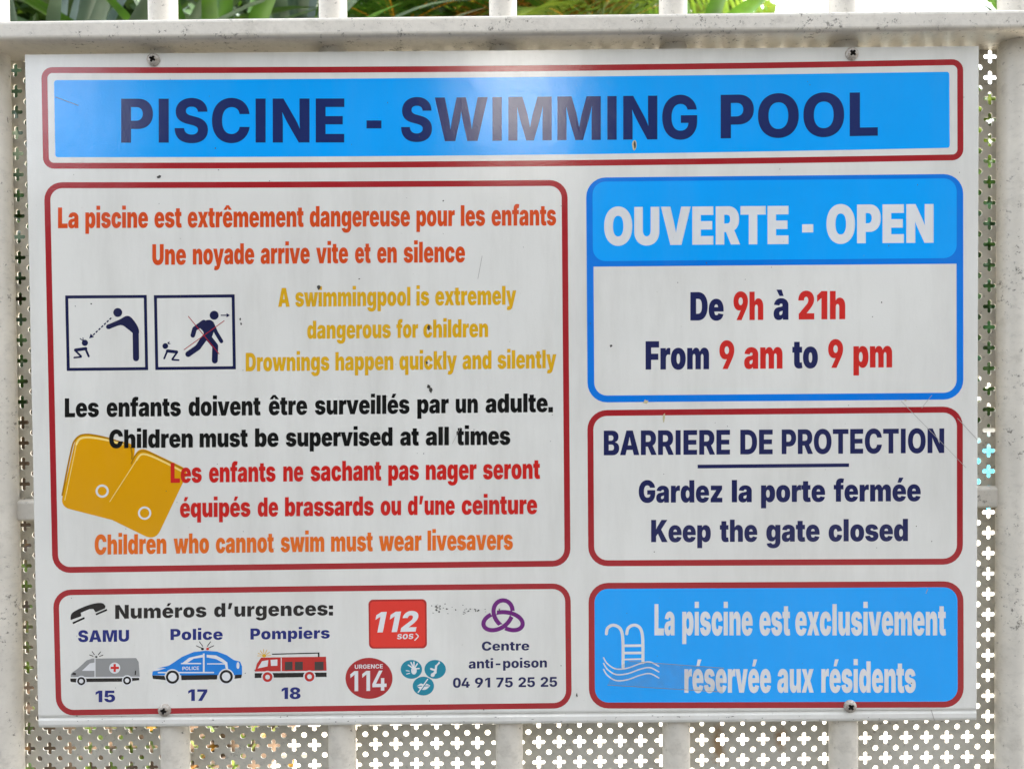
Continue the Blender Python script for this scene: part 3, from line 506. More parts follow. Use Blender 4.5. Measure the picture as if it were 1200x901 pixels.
flat('red_cross_out', [Z5(bar((882, 582), (1028, 760), 3.6)), Z5(bar((1052, 603), (862, 740), 3.6))], RED, pc, 4)

# armbands
ZA = zoomed(0, 450, 4)
def rpoly(P, rs, n=7):
    out = []
    for i, p in enumerate(P):
        a, b = Vector(P[i - 1]), Vector(P[(i + 1) % len(P)]); p = Vector(p); r = rs[i] if hasattr(rs, '__len__') else rs
        u = (a - p).normalized() * r; v = (b - p).normalized() * r
        for k in range(n + 1):
            t = k / n; q = (1 - t) ** 2 * (p + u) + 2 * t * (1 - t) * p + t * t * (p + v); out.append((q.x, q.y))
    return out
ab = flat('armband_pictogram', [ZA(rpoly([(362, 222), (640, 284), (560, 645), (282, 574)], [62, 44, 4, 48]))], ARM, dp, 2)
flat('outline', [ZA(q) for q in stroke(smooth_path([(292, 520), (330, 330), (352, 262), (400, 236), (500, 252), (600, 288), (618, 320), (618, 350)]), 8)], ARMD, ab, 3)
flat('highlight', [ZA(q) for q in stroke([(304, 543), (345, 348), (358, 282)], 3.5) + stroke(smooth_path([(358, 282), (376, 256), (420, 250), (500, 262), (575, 282)]), 9)], CREAM, ab, 4)
flat('band', [ZA(rpoly([(650, 290), (886, 402), (728, 735), (505, 626)], [50, 40, 56, 4]))], ARM, ab, 5)
flat('outline', [ZA(q) for q in stroke(smooth_path([(616, 372), (636, 332), (665, 314), (705, 322), (800, 368), (868, 402)]), 7)], ARMD, ab, 6)
flat('highlight', [ZA(q) for q in stroke([(515, 550), (640, 356)], 3.5) + stroke(smooth_path([(640, 356), (662, 330), (700, 334), (780, 370), (860, 412)]), 8)], CREAM, ab, 7)
def annulus(cx, cy, r1, r2): return [disc(cx, cy, r1)], [disc(cx, cy, r2)]
for cx, cy, r1, r2, ly in ((479, 501, 31, 21, 3), (678, 604, 31, 22, 6)):
    a, b = annulus(cx, cy, r1, r2); flat('valve_ring', [ZA(P) for P in a], LWHITE, ab, ly, [ZA(P) for P in b])

# emergency numbers panel
ep = ring('emergency_panel', [(62, 690.8), (668.6, 683.2), (670, 829.6), (65.8, 838.2)], 21, 6.6, RED, sign, 1, (-0.6, -0.4))
Z8 = zoomed(0, 675, 3.987); Z9 = zoomed(300, 675, 3.987)
lettering([('Numéros', 135, 242, 724.8, 722.8, 16.2), ('d’urgences:', 251, 390.3, 722.6, 720.6, 16.2)], BLACK, ep, 2)
lettering([('SAMU', 91.5, 151.3, 752, 751.4, 13.8)], ROYAL, ep, 2)
lettering([('Police', 199.8, 261, 749.6, 749.2, 13)], ROYAL, ep, 2)
lettering([('Pompiers', 293.5, 386.5, 749, 747.7, 13)], ROYAL, ep, 2)
for t, a, b, y in (('15', 112, 135, 822.3), ('17', 220.5, 243, 820.8), ('18', 330, 352.3, 818.6)): lettering([(t, a, b, y, y, 13.6)], ROYAL, ep, 2)
lettering([('Centre', 564.6, 620.3, 762, 761.6, 10.6)], NAVY, ep, 2, 800, heavy=4)
lettering([('anti-poison', 549.2, 641, 782.9, 781.6, 11)], NAVY, ep, 2, 800, heavy=4)
lettering(line_of([('04', 530.8, 550.5), ('91', 556.5, 574.5), ('75', 581.5, 601), ('25', 607.5, 627), ('25', 633.5, 653)], 805.4, 804.9, 804.2, 11.5), NAVY, ep, 2, 800, heavy=3)
flat('telephone_pictogram', [Z8(P) for P in [smooth_path([(330, 204), (331, 182), (348, 163), (400, 139), (445, 126), (478, 125), (492, 138), (490, 150)], 4) + [(447, 168), (436, 152), (418, 153), (378, 170), (380, 186)], bar((340, 219), (395, 194), 9), bar((448, 178), (500, 156), 9)]], BLACK, ep, 2)

# ambulance
am = flat('ambulance_pictogram', [Z8([(331, 458), (336, 450), (362, 432), (405, 392), (430, 384), (636, 381), (648, 400), (653, 470), (330, 473)])], GREY, ep, 2)
flat('bright_parts', [Z8(P) for P in ([(383, 441), (420, 406), (442, 402), (443, 441)], bar((444, 384), (444, 472), 5), bar((330, 472), (652, 470), 4), disc(380, 489, 25), disc(594, 486, 25), disc(536, 428, 26))], LWHITE, am, 3)
flat('dark_parts', [Z8(P) for P in ([(328, 477), (408, 477), (650, 474), (651, 485), (624, 487), (616, 491), (414, 493), (352, 495), (330, 492)],)], BLACK, am, 3.5)
flats('wheel_surround', [Z8(disc(380, 489, 24)), Z8(disc(594, 486, 24))], LWHITE, am, 4)
flats('wheel', [Z8(disc(380, 489, 19)), Z8(disc(594, 486, 19))], BLACK, am, 5)
flat('headlight', [Z8([(334, 458), (344, 449), (356, 452), (354, 461)])], BLACK, am, 5)
flat('tail_lamp', [Z8(cap((634, 442), (632, 458), 5))], BLACK, am, 5)
flats('hub', [Z8(disc(380, 489, 10)), Z8(disc(594, 486, 10))], LWHITE, am, 6)
flat('red_cross', [Z8(bar((536, 409), (536, 446), 11)), Z8(bar((517, 427), (556, 427), 11))], REDI, am, 5)
def rays(cx, cy, r0, r1, angs, w): return [bar((cx + r0 * math.cos(math.radians(a)), cy - r0 * math.sin(math.radians(a))), (cx + r1 * math.cos(math.radians(a)), cy - r1 * math.sin(math.radians(a))), w) for a in angs]
flat('siren', [Z8(P) for P in rays(450, 378, 14, 34, (18, 52, 126, 160), 3.5) + [disc(450, 376, 6, 4)]], BLACK, am, 3)

# police car
pcx = flat('police_car_pictogram', [Z8([(711, 462), (713, 445), (735, 430), (790, 416), (815, 400), (850, 376), (905, 353), (960, 347), (1015, 351), (1060, 368), (1092, 390), (1122, 398), (1131, 420), (1131, 462)])], CARB, ep, 2)
flat('bright_parts', [Z8(P) for P in ([(716, 442), (735, 430), (775, 428), (738, 440)], [(850, 406), (884, 380), (940, 367), (952, 366), (950, 378), (905, 384), (872, 406)], [(966, 366), (1010, 369), (1040, 385), (1062, 402), (1066, 436), (1056, 436), (1050, 408), (1010, 386), (966, 378)], bar((952, 360), (952, 450), 8), bar((738, 449), (1000, 449), 6), [(846, 404), (940, 404), (940, 410), (846, 410)], [(968, 406), (1055, 406), (1055, 411), (968, 411)], disc(1112, 416, 7, 16), disc(806, 470, 37), disc(1057, 468, 37))], PALEB if False else LWHITE, pcx, 3)
flat('dark_parts', [Z8(P) for P in ([(712, 462), (768, 464), (775, 484), (714, 478)], [(846, 462), (1016, 459), (1014, 481), (848, 484)], [(1098, 460), (1130, 458), (1128, 474), (1096, 478)])], BLACK, pcx, 4)
flats('wheel', [Z8(disc(806, 470, 31)), Z8(disc(1057, 468, 31))], BLACK, pcx, 5)
flats('hub', [Z8(disc(806, 470, 20)), Z8(disc(1057, 468, 20))], LWHITE, pcx, 6)
lettering([('POLICE', 213.8, 233.2, 784.8, 784.4, 4)], LWHITE, pcx, 4, 700)
flat('siren', [Z8(P) for P in rays(958, 342, 18, 46, (24, 55, 125, 156), 3.5) + [disc(946, 339, 7, 6)]], BLACK, pcx, 3)
flat('siren_lamp', [Z8(disc(970, 339, 7, 6))], REDI, pcx, 3)

# fire engine
fe = flat('fire_engine_pictogram', [Z9([(-6, 446), (4, 408), (24, 379), (327, 375), (330, 444)])], TRUCK, ep, 2)
flats('shutter', [Z9([(x, 399), (x + w, 398), (x + w, 437), (x, 438)]) for x, w in ((135, 36), (182, 37), (274, 42))], DGREY, fe, 3)
flat('bright_parts', [Z9(P) for P in ([(8, 430), (28, 396), (58, 391), (54, 420)], [(68, 390), (100, 388), (100, 417), (70, 418)], bar((118, 380), (118, 446), 4), bar((-6, 447), (330, 443), 5))], LWHITE, fe, 3)
flat('dark_parts', [Z9(P) for P in ([(-6, 452), (330, 449), (330, 469), (-6, 474)], bar((75, 363), (292, 358), 5), bar((293, 355), (293, 376), 7))], BLACK, fe, 4)
flats('wheel_surround', [Z9(disc(54, 470, 29)), Z9(disc(250, 468, 29))], LWHITE, fe, 5)
flats('wheel', [Z9(disc(54, 470, 23)), Z9(disc(250, 468, 23))], TRUCK, fe, 6)
flats('hub', [Z9(disc(54, 470, 11)), Z9(disc(250, 468, 11))], LWHITE, fe, 7)
flat('siren', [Z9(P) for P in rays(38, 372, 12, 32, (5, 35, 65, 95, 125, 155, 178), 3) + [disc(38, 370, 10, 8)]], OCHRE, fe, 3)

# 112 badge
sb = flat('emergency_call_badge', [round_outline([Z9([p])[0] for p in ((525, 109), (797, 106), (799, 336), (528, 338))], 5.5)], SOSD, ep, 2)
flat('red_field', [round_outline([Z9([p])[0] for p in ((533, 117), (789, 114), (791, 329), (535, 331))], 4.5)], SOSR, sb, 3)
lettering([('112', 437, 487, 740.8, 739.6, 24)], LWHITE, sb, 5, 900, 0.2)
lettering([('sos', 465, 484, 748.6, 748.2, 8)], LWHITE, sb, 5, 700, 0.15)
flat('curved_mark', [Z9(q) for q in stroke(smooth_path([(748, 268), (758, 280), (742, 298)], 4), 5)], LWHITE, sb, 5)
# 114 badge
nb = flat('text_call_badge', [Z9(disc(528, 476, 110, 96, 48))], DARKR, ep, 2)
flat('thin_ring', [Z9(disc(528, 476, 104, 90, 48))], SOSD, nb, 3, [Z9(disc(528, 476, 101, 87, 48))])
lettering([('114', 410.6, 453, 809.5, 808.6, 23.5)], LWHITE, nb, 4, 700)
lettering([('URGENCE', 415.8, 448.6, 783.2, 782.6, 4.8)], LWHITE, nb, 4, 700)
# three teal discs
tb1, tb2, tb3 = flats('accessibility_badge', [Z9(disc(726, 434, 50, 44, 36)), Z9(disc(837, 434, 50, 44, 36)), Z9(disc(782, 512, 50, 44, 36))], TEAL, ep, 2)
hand = [disc(738, 440, 13, 18)] + [cap((738, 432), p, 6) for p in ((712, 414), (724, 402), (738, 400), (754, 408), (762, 430))] + [cap((718, 452), (704, 456), 4), cap((716, 442), (702, 440), 4)]
ear = [cap((822, 462), (838, 448), 12), cap((838, 448), (842, 418), 10), cap((842, 418), (856, 404), 7), cap((818, 432), (836, 438), 9), disc(826, 460, 9)]
mouth = smooth_path([(752, 512), (770, 500), (782, 504), (795, 500), (814, 510)], 3) + smooth_path([(814, 510), (798, 526), (782, 530), (766, 526), (752, 512)], 3)
flat('hand_symbol', [Z9(P) for P in hand], LWHITE, tb1, 3)
flat('ear_symbol', [Z9(P) for P in ear], LWHITE, tb2, 3)
flat('mouth_symbol', [Z9(mouth)], LWHITE, tb3, 3)
flat('mouth_line', [Z9(cap((756, 513), (808, 511), 4)), Z9(cap((762, 545), (806, 484), 4))], TEAL, tb3, 4)
flat('slash', [Z9(cap((758, 541), (802, 480), 5))], LWHITE, tb3, 5)
flat('slash', [Z9(cap((822, 468), (856, 398), 3))], LWHITE, tb2, 5)
# poison centre knot
def knot(t):
    x = math.sin(t) + 2 * math.sin(2 * t); y = math.cos(t) - 2 * math.cos(2 * t)
    return 589.5 + x * 8.4, 723.8 + y * 6.9
kn = None
N = 96; pts = [knot(2 * math.pi * i / N) for i in range(N + 1)]
kn = flat('knot_emblem', stroke(pts, 5.0), PURP, ep, 2)
ly = 3
for tc in (math.pi / 6 * k for k in (1, 5, 9)):
    seg = [knot(tc + (k - 5) * 0.055) for k in range(11)]
    flat('gap', stroke(seg[1:-1], 7.6), WHITE, kn, ly)
    seg2 = [knot(tc + (k - 7) * 0.055) for k in range(15)]
    flat('strand', stroke(seg2, 5.0), PURP, kn, ly + 1)

# opening hours panel
op = ring('opening_panel', [(686.8, 208.4), (1128.8, 204), (1129, 468), (688.6, 471.6)], 23, 8, BLUE2, sign, 1, (0, 0))
TOPB = round_outline([(686.8, 208.4), (1128.8, 204), (1129, 468), (688.6, 471.6)], 23, 4)
xs0 = [p for p in TOPB if p[1] < 260]
flat('band_frame', [sorted([p for p in TOPB if p[1] < 240 and p[0] < 760], key=lambda p: -p[1]) + sorted([p for p in TOPB if p[1] < 240 and p[0] >= 760], key=lambda p: p[0]) + [(1122, 309.2), (694, 312.6)]], BLUE2, op, 2)
flat('light_blue_band', [round_outline([(694.3, 213.2), (1121, 209.2), (1121, 302.5), (694.8, 306.2)], 15)], BLUE, op, 3)
lettering([('OUVERTE', 708, 924, 287.6, 286, 44.5), ('-', 940, 953, 285.7, 285.6, 45), ('OPEN', 968.5, 1094, 285.3, 284.4, 45)], LWHITE, op, 4, heavy=7)
lettering([('De', 809, 848, 375.5, 375.3, 33), ('à', 906.5, 924, 374.7, 374.6, 33)], NAVY, op, 2, heavy=7)
lettering([('9h', 859.5, 894.5, 375.2, 374.8, 33), ('21h', 935.5, 990.5, 374.4, 374, 33)], HOURS, op, 2, heavy=7)
lettering([('From', 756.5, 831, 433, 432.5, 33), ('to', 928.5, 958.5, 431.4, 431.2, 33)], NAVY, op, 2, heavy=7)
lettering([('9', 843, 860.5, 432.4, 432.3, 33), ('am', 872, 917, 432.1, 431.8, 33), ('9', 970.5, 988, 431, 430.9, 33), ('pm', 1000, 1045.5, 430.7, 430.4, 33)], HOURS, op, 2, heavy=7)

# barrier panel
bp = ring('barrier_panel', [(688.2, 480.6), (1128.3, 476.2), (1128.4, 661.3), (689.4, 663.3)], 23, 7, RED, sign, 1)
lettering(line_of([('BARRIERE', 707.5, 855.5), ('DE', 867.5, 905.5), ('PROTECTION', 916, 1106.5)], 533.3, 532, 530.6, 28.7), NAVY, bp, 2, 800, heavy=6)
flat('underline', [[(817.5, 544.4), (995, 542.8), (995, 547), (817.5, 548.7)]], NAVY, bp, 2)
lettering(line_of([('Gardez', 748.5, 846.5), ('la', 857.5, 881), ('porte', 891.8, 967), ('fermée', 977, 1079)], 588.8, 588, 587, 26), NAVY, bp, 2, heavy=5)
lettering(line_of([('Keep', 763, 833), ('the', 843.5, 887.5), ('gate', 898, 960.5), ('closed', 971, 1064)], 635, 634.4, 633.7, 26), NAVY, bp, 2, heavy=5)

# residents panel
rp = ring('residents_panel', [(689.6, 682.7), (1129, 680.7), (1129.4, 828.6), (690.2, 829.8)], 23, 7, RED, sign, 2)
flat('blue_field', [round_outline([(689.6, 682.7), (1129, 680.7), (1129.4, 828.6), (690.2, 829.8)], 23, 5)], BLUE, rp, 1)
lettering(line_of([('La', 767, 790.5), ('piscine', 799.5, 882), ('est', 890, 926), ('exclusivement', 932, 1108.5)], 744, 744, 744, 36.5), LWHITE, rp, 3, heavy=4)
lettering(line_of([('réservée', 802, 903.5), ('aux', 911, 953.5), ('résidents', 962.5, 1073)], 811.2, 811, 811, 36.5), LWHITE, rp, 3, heavy=4)
Z7 = zoomed(600, 675, 3.987)
lad = flat('ladder_pictogram', [Z7(q) for q in stroke(smooth_path([(441, 268), (446, 243), (466, 229), (490, 232), (510, 252), (518, 300), (519, 424)]), 14) + stroke(smooth_path([(536, 268), (542, 243), (562, 229), (586, 231), (604, 252), (611, 300), (612, 402)]), 14) + [bar((520, 324), (610, 323), 12), bar((520, 358), (610, 357), 12), bar((520, 388), (610, 386), 8)]], LWHITE, rp, 3)
wv = []
for dy in (0, 26, 54):
    wv += stroke(smooth_path([(428, 380 + dy), (446, 408 + dy), (486, 432 + dy), (540, 428 + dy), (600, 407 + dy), (645, 400 + dy), (686, 420 + dy)]), 6)
flat('waves', [Z7(q) for q in wv], LWHITE, lad, 4)

# strip of old clear tape on the lower right panel
tm, n, l, p = new_mat('clear_tape')
p.inputs['Base Color'].default_value = (0.35, 0.33, 0.28, 1); p.inputs['Roughness'].default_value = 0.3
tn = noise(n, l, texco(n, l, 1.0), 120, 5, 0.7)
l.new(ramp(n, l, tn, [(0.3, 0.06), (0.75, 0.22)]), p.inputs['Alpha'])
tape = flat('tape_strip', [Z7([(545, 396), (990, 428), (984, 540), (446, 507), (480, 432)])], tm, sign, 9.2)
tape['label'] = 'strip of clear old tape across the ladder and the first letters of the lower line'
for a, b in (((545, 396), (990, 428)), ((446, 507), (984, 540))): flat('tape_edge', [Z7(bar(a, b, 2.2))], ARMD if False else GREY, tape, 9.6)

# chips, specks and scuffs the picture shows
DIRT = print_mat('dark_dirt', (44, 40, 34), 0.6)
CHIP = print_mat('chipped_patch', (190, 180, 140), 0.6)
random.seed(4)
def blob(cx, cy, rx, ry, n=9, j=0.35): return [(cx + rx * (1 + random.uniform(-j, j)) * math.cos(2 * math.pi * k / n), cy + ry * (1 + random.uniform(-j, j)) * math.sin(2 * math.pi * k / n)) for k in range(n)]
spots = [blob(186.5, 207.5, 2.6, 1.7), blob(281.5, 374, .9, 1.6), blob(282.5, 379.5, .9, 1.6), blob(373.5, 337, 1.8, 3), blob(374, 336, 2.4, 1.2), blob(502.5, 453, 2.2, 3), blob(505, 457, 1.8, 3), blob(716, 405.5, 1.4, 1.6), blob(502.5, 384, 1.6, 2.8), blob(500, 425, 1.3, 2.2), blob(107, 356, .9, .9), blob(519.5, 235.5, .9, .8), blob(676, 814, .9, 2), blob(1033, 354.5, .7, 1), blob(252.5, 173.8, .7, .9), blob(256, 199.5, .8, .6), blob(421, 327, 1, .6)]
for k in range(90): 
    spots.append(blob(random.uniform(60, 1135), random.uniform(70, 840), random.uniform(.25, .75), random.uniform(.25, .75), 6))
for k in range(46): spots.append(blob(random.gauss(515, 6) if k < 24 else random.gauss(556, 16), random.gauss(712 + (0 if k < 24 else 4), 3), random.uniform(.4, 1.3), random.uniform(.3, .9), 6))
for k in range(60): spots.append(blob(random.uniform(60, 1130), random.uniform(838, 846), random.uniform(.3, 1.6), random.uniform(.2, .5), 6))
flat('dirt_specks', spots, DIRT, sign, 9)['kind'] = 'stuff'
flat('paint_chips', [blob(743.5, 170.5, 2.8, 6, 11, .25), blob(778, 489, 1.2, 6, 9), blob(757, 471, 3, 3, 9, .5), blob(1061, 469, 1.3, 1, 6)], CHIP, sign, 8.3)['kind'] = 'stuff'
flat('chip_core', [blob(744, 170.5, 1.4, 4.4, 9, .3)], DIRT, sign, 8.6)
SCR = print_mat('fine_scratch', (158, 154, 148), 0.5)
flat('scratches', [bar((1056, 470), (1100, 515), .55), bar((1100, 515), (1132, 548), .5), bar((1122, 490), (1145, 515), .7), bar((1092, 463), (1080, 478), .5), bar((565, 300), (560, 327), .6), bar((65, 114), (92, 124), .7), bar((1091, 831), (1095, 844), .8), bar((530, 520), (540, 500), .4), bar((1085, 695), (1087, 690), .7)], SCR, sign, 8.8)['kind'] = 'stuff'

# screws
mm, n, l, p = new_mat('weathered_steel')
v = texco(n, l, 1.0); q = noise(n, l, v, 600, 5, 0.7)
l.new(ramp(n, l, q, [(0.35, srgb(196, 192, 186)), (0.6, srgb(160, 150, 138)), (0.75, srgb(96, 74, 56))]), p.inputs['Base Color'])
p.inputs['Metallic'].default_value = 0.45; l.new(ramp(n, l, q, [(0.3, 0.35), (0.7, 0.7)]), p.inputs['Roughness'])
l.new(bump(n, l, q, 0.4, 0.0002), p.inputs['Normal'])
DK, n, l, p = new_mat('screw_recess_dark'); p.inputs['Base Color'].default_value = (0.02, 0.017, 0.014, 1); p.inputs['Roughness'].default_value = 0.9  # near-black colour for the cross recess
def screw(px, py, ang):
    R = 0.0040; out = [(R * math.cos(2 * math.pi * k / 32), R * math.sin(2 * math.pi * k / 32)) for k in range(32)]
    a, b = R * 0.50, R * 0.15
    cr = [(a, -b), (a, b), (b * 1.4, b * 1.4), (b, a), (-b, a), (-b * 1.4, b * 1.4), (-a, b), (-a, -b), (-b * 1.4, -b * 1.4), (-b, -a), (b, -a), (b * 1.4, -b * 1.4)]
    ringm = [(R * .72 * math.cos(2 * math.pi * k / 32), R * .72 * math.sin(2 * math.pi * k / 32)) for k in range(32)]
    V2, F2 = fill([out], [cr])
    V2, F2 = fill_multi(out, ringm, cr)
    V = []; F = []
    for x, y in V2:
        r = math.hypot(x, y) / R; V.append((x, -(0.0007 + 0.0013 * (1 - r ** 2.6)), y))
    for f in F2:
        A, B, Cc = (V2[i] for i in f); s = (B[0] - A[0]) * (Cc[1] - A[1]) - (Cc[0] - A[0]) * (B[1] - A[1]); F.append(f if s > 0 else f[::-1])
    s = len(V); V += [(x, -0.0007, y) for x, y in out] + [(x * 1.02, 0.0, y * 1.02) for x, y in out]
    F += [(s + k, s + (k + 1) % 32, s + 32 + (k + 1) % 32, s + 32 + k) for k in range(32)]
    x, z = at(px, py)
    o = mesh('screw', V, F, mm, sign, smooth=False, loc=(x, -0.0012 + 0.0012, z - SZ)); o.rotation_euler = (0, ang, 0)
    # recess walls and floor
    V = [(x_, -0.0019, y_) for x_, y_ in cr] + [(x_ * .8, -0.0004, y_ * .8) for x_, y_ in cr] + [(0, -0.0003, 0)]; m = len(cr); F = []
    for k in range(m): F += [(k, m + k, m + (k + 1) % m, (k + 1) % m), (m + k, 2 * m, m + (k + 1) % m)]
    mesh('cross_recess', V, F, DK, o)
    return o
def fill_multi(out, ringm, cr):
    V = [Vector(p) for p in out + ringm + cr]; E = []
    s = 0
    for P in (out, ringm, cr):
        E += [(s + i, s + (i + 1) % len(P)) for i in range(len(P))]; s += len(P)
    r = delaunay_2d_cdt(V, E, [], 0, 1e-9); T = []
    for f in r[2]:
        cx = sum(r[0][i].x for i in f) / 3; cy = sum(r[0][i].y for i in f) / 3
        if winding(out, cx, cy) and not winding(cr, cx, cy): T.append(tuple(f))
    return [(v.x, v.y) for v in r[0]], T
for px, py, a in ((180, 70.5, 0.5), (998, 63.5, 0.75), (193, 831.5, 0.2), (996, 827, 0.9)): screw(px, py, a)

# ------------------------------------------------------------------ the gate
GPAINT = paint_mat('aged_cream_paint', (218, 212, 200), 0.85, 0.4)
SHEETP = paint_mat('sheet_paint', (204, 200, 188), 0.45, 0.5)
def rust(m, spots):
    n, l = m.node_tree.nodes, m.node_tree.links; p = n['Principled BSDF']; base = p.inputs['Base Color'].links[0].from_socket
    v = texco(n, l, 1.0); nz = noise(n, l, v, 160, 5, 0.7)
    for (x, z, rx, rz) in spots:
        t = n.new('ShaderNodeTexCoord'); mp = n.new('ShaderNodeMapping'); mp.vector_type = 'TEXTURE'
        mp.inputs['Location'].default_value = (x, 0.009, z); mp.inputs['Scale'].default_value = (rx, 1, rz); l.new(t.outputs['Object'], mp.inputs['Vector'])
        ln = n.new('ShaderNodeVectorMath'); ln.operation = 'LENGTH'; l.new(mp.outputs[0], ln.inputs[0])
        a = n.new('ShaderNodeMath'); a.operation = 'SUBTRACT'; l.new(nz, a.inputs[0]); l.new(ln.outputs['Value'], a.inputs[1])
        base = mix(n, l, ramp(n, l, a.outputs[0], [(0.0, 0.0), (0.35, 0.75)]), base, (0.30, 0.16, 0.04, 1))
    l.new(base, p.inputs['Base Color'])
sp = []
for px, py, rx, rz in ((841, 872, 0.011, 0.034), (915, 866, 0.012, 0.018)):
    x, z = at(px, py, 0.021); sp.append((x, z, rx, rz))
rust(SHEETP, sp)
gate = empty('pool_gate', (0, 0.012, 0))
props(gate, 'cream steel gate with round bars and a cross-and-dot perforated sheet behind the sign', 'gate')
x1, z1 = at(34, 877, 0.021); x2, z2 = at(1157.8, 862.5, 0.021)
PITCH = (x2 - x1) / 47; K = (z2 - z1) / (x2 - x1)           # the gate has sagged a little: its level lines climb to the right
def sag_z(x, z): return z + K * x
def gm(name, V, F, mat, smooth=False, k=None, b=0.0):
    k = K if k is None else k
    return mesh(name, [(x, y - 0.012, z + k * x + b) for x, y, z in V], F, mat, gate, smooth)
def rail(name, x0, x1, y0, y1, za, zb, r=0.0022, seg=3, k=None):
    prof = []
    for (cy, cz, a0) in ((y1 - r, zb - r, 0), (y0 + r, zb - r, 90), (y0 + r, za + r, 180), (y1 - r, za + r, 270)):
        for q in range(seg + 1):
            a = math.radians(a0 + 90 * q / seg); prof.append((cy + r * math.cos(a), cz + r * math.sin(a)))
    n = len(prof); V = [(x0, a, b) for a, b in prof] + [(x1, a, b) for a, b in prof]
    F = [(q, (q + 1) % n, n + (q + 1) % n, n + q) for q in range(n)] + [tuple(range(n))[::-1], tuple(range(n, 2 * n))]
    return gm(name, V, F, GPAINT, k=k)
# the top rail: lower front edge through two measured points
FY = -0.009
(xa, za), (xb_, zb_) = at(80, 46.6, FY), at(1120, 34.8, FY)
KT = (zb_ - za) / (xb_ - xa); zb = za - KT * xa; zt = zb + 0.0122
GX0, GX1 = -0.50, 0.50
rail('top_rail', GX0, GX1, FY, 0.0245, zb, zt, 0.0026, 4, KT)
(xa, za), (xb_, zb_) = at(1158, 595.5, 0.0115), at(30, 611, 0.0115)
KM = (zb_ - za) / (xb_ - xa)
rail('mid_rail', GX0, GX1, 0.0115, 0.0206, za - KM * xa, za - KM * xa + 0.0135, 0.002, 3, KM)
rail('bottom_rail', GX0, GX1, 0.0005, 0.0245, 0.09, 0.102, 0.003, 4)
rail('head_rail', GX0, GX1, 0.0005, 0.0245, 1.72, 1.732, 0.003, 4)
BY = 0.0117; BR = 0.0088
cx = [at(px, 870, BY)[0] for px in (8, 204.5, 404, 599.5, 792, 987, 1183)]
bp_, bx0 = np.polyfit(range(7), cx, 1)
print('bars', [round(c * 1000, 1) for c in cx], bp_, 'pitch', PITCH, 'K', K)
def tube(r, z0, z1, n=40, m=60):
    V = []; F = []
    for z in (z0 + (z1 - z0) * j / m for j in range(m + 1)): V += [(r * math.cos(2 * math.pi * k / n), r * math.sin(2 * math.pi * k / n), z) for k in range(n)]
    F = [(j * n + k, j * n + (k + 1) % n, (j + 1) * n + (k + 1) % n, (j + 1) * n + k) for j in range(m) for k in range(n)] + [tuple(range(m * n, m * n + n)), tuple(range(n))[::-1]]
    return V, F
V, F = tube(BR, 0.095, 1.725)
bm_ = bpy.data.meshes.new('bar'); bm_.from_pydata(V, [], F); bm_.update(); bm_.materials.append(GPAINT)
bm_.polygons.foreach_set('use_smooth', [len(p.vertices) == 4 for p in bm_.polygons])
for k in range(-1, 8):
    o = link('bar', bm_, None, gate); X = bx0 + bp_ * k
    o.location = (X, BY - 0.012, K * X); o.cycles.shadow_terminator_geometry_offset = 0.0; o.cycles.shadow_terminator_offset = 0.0

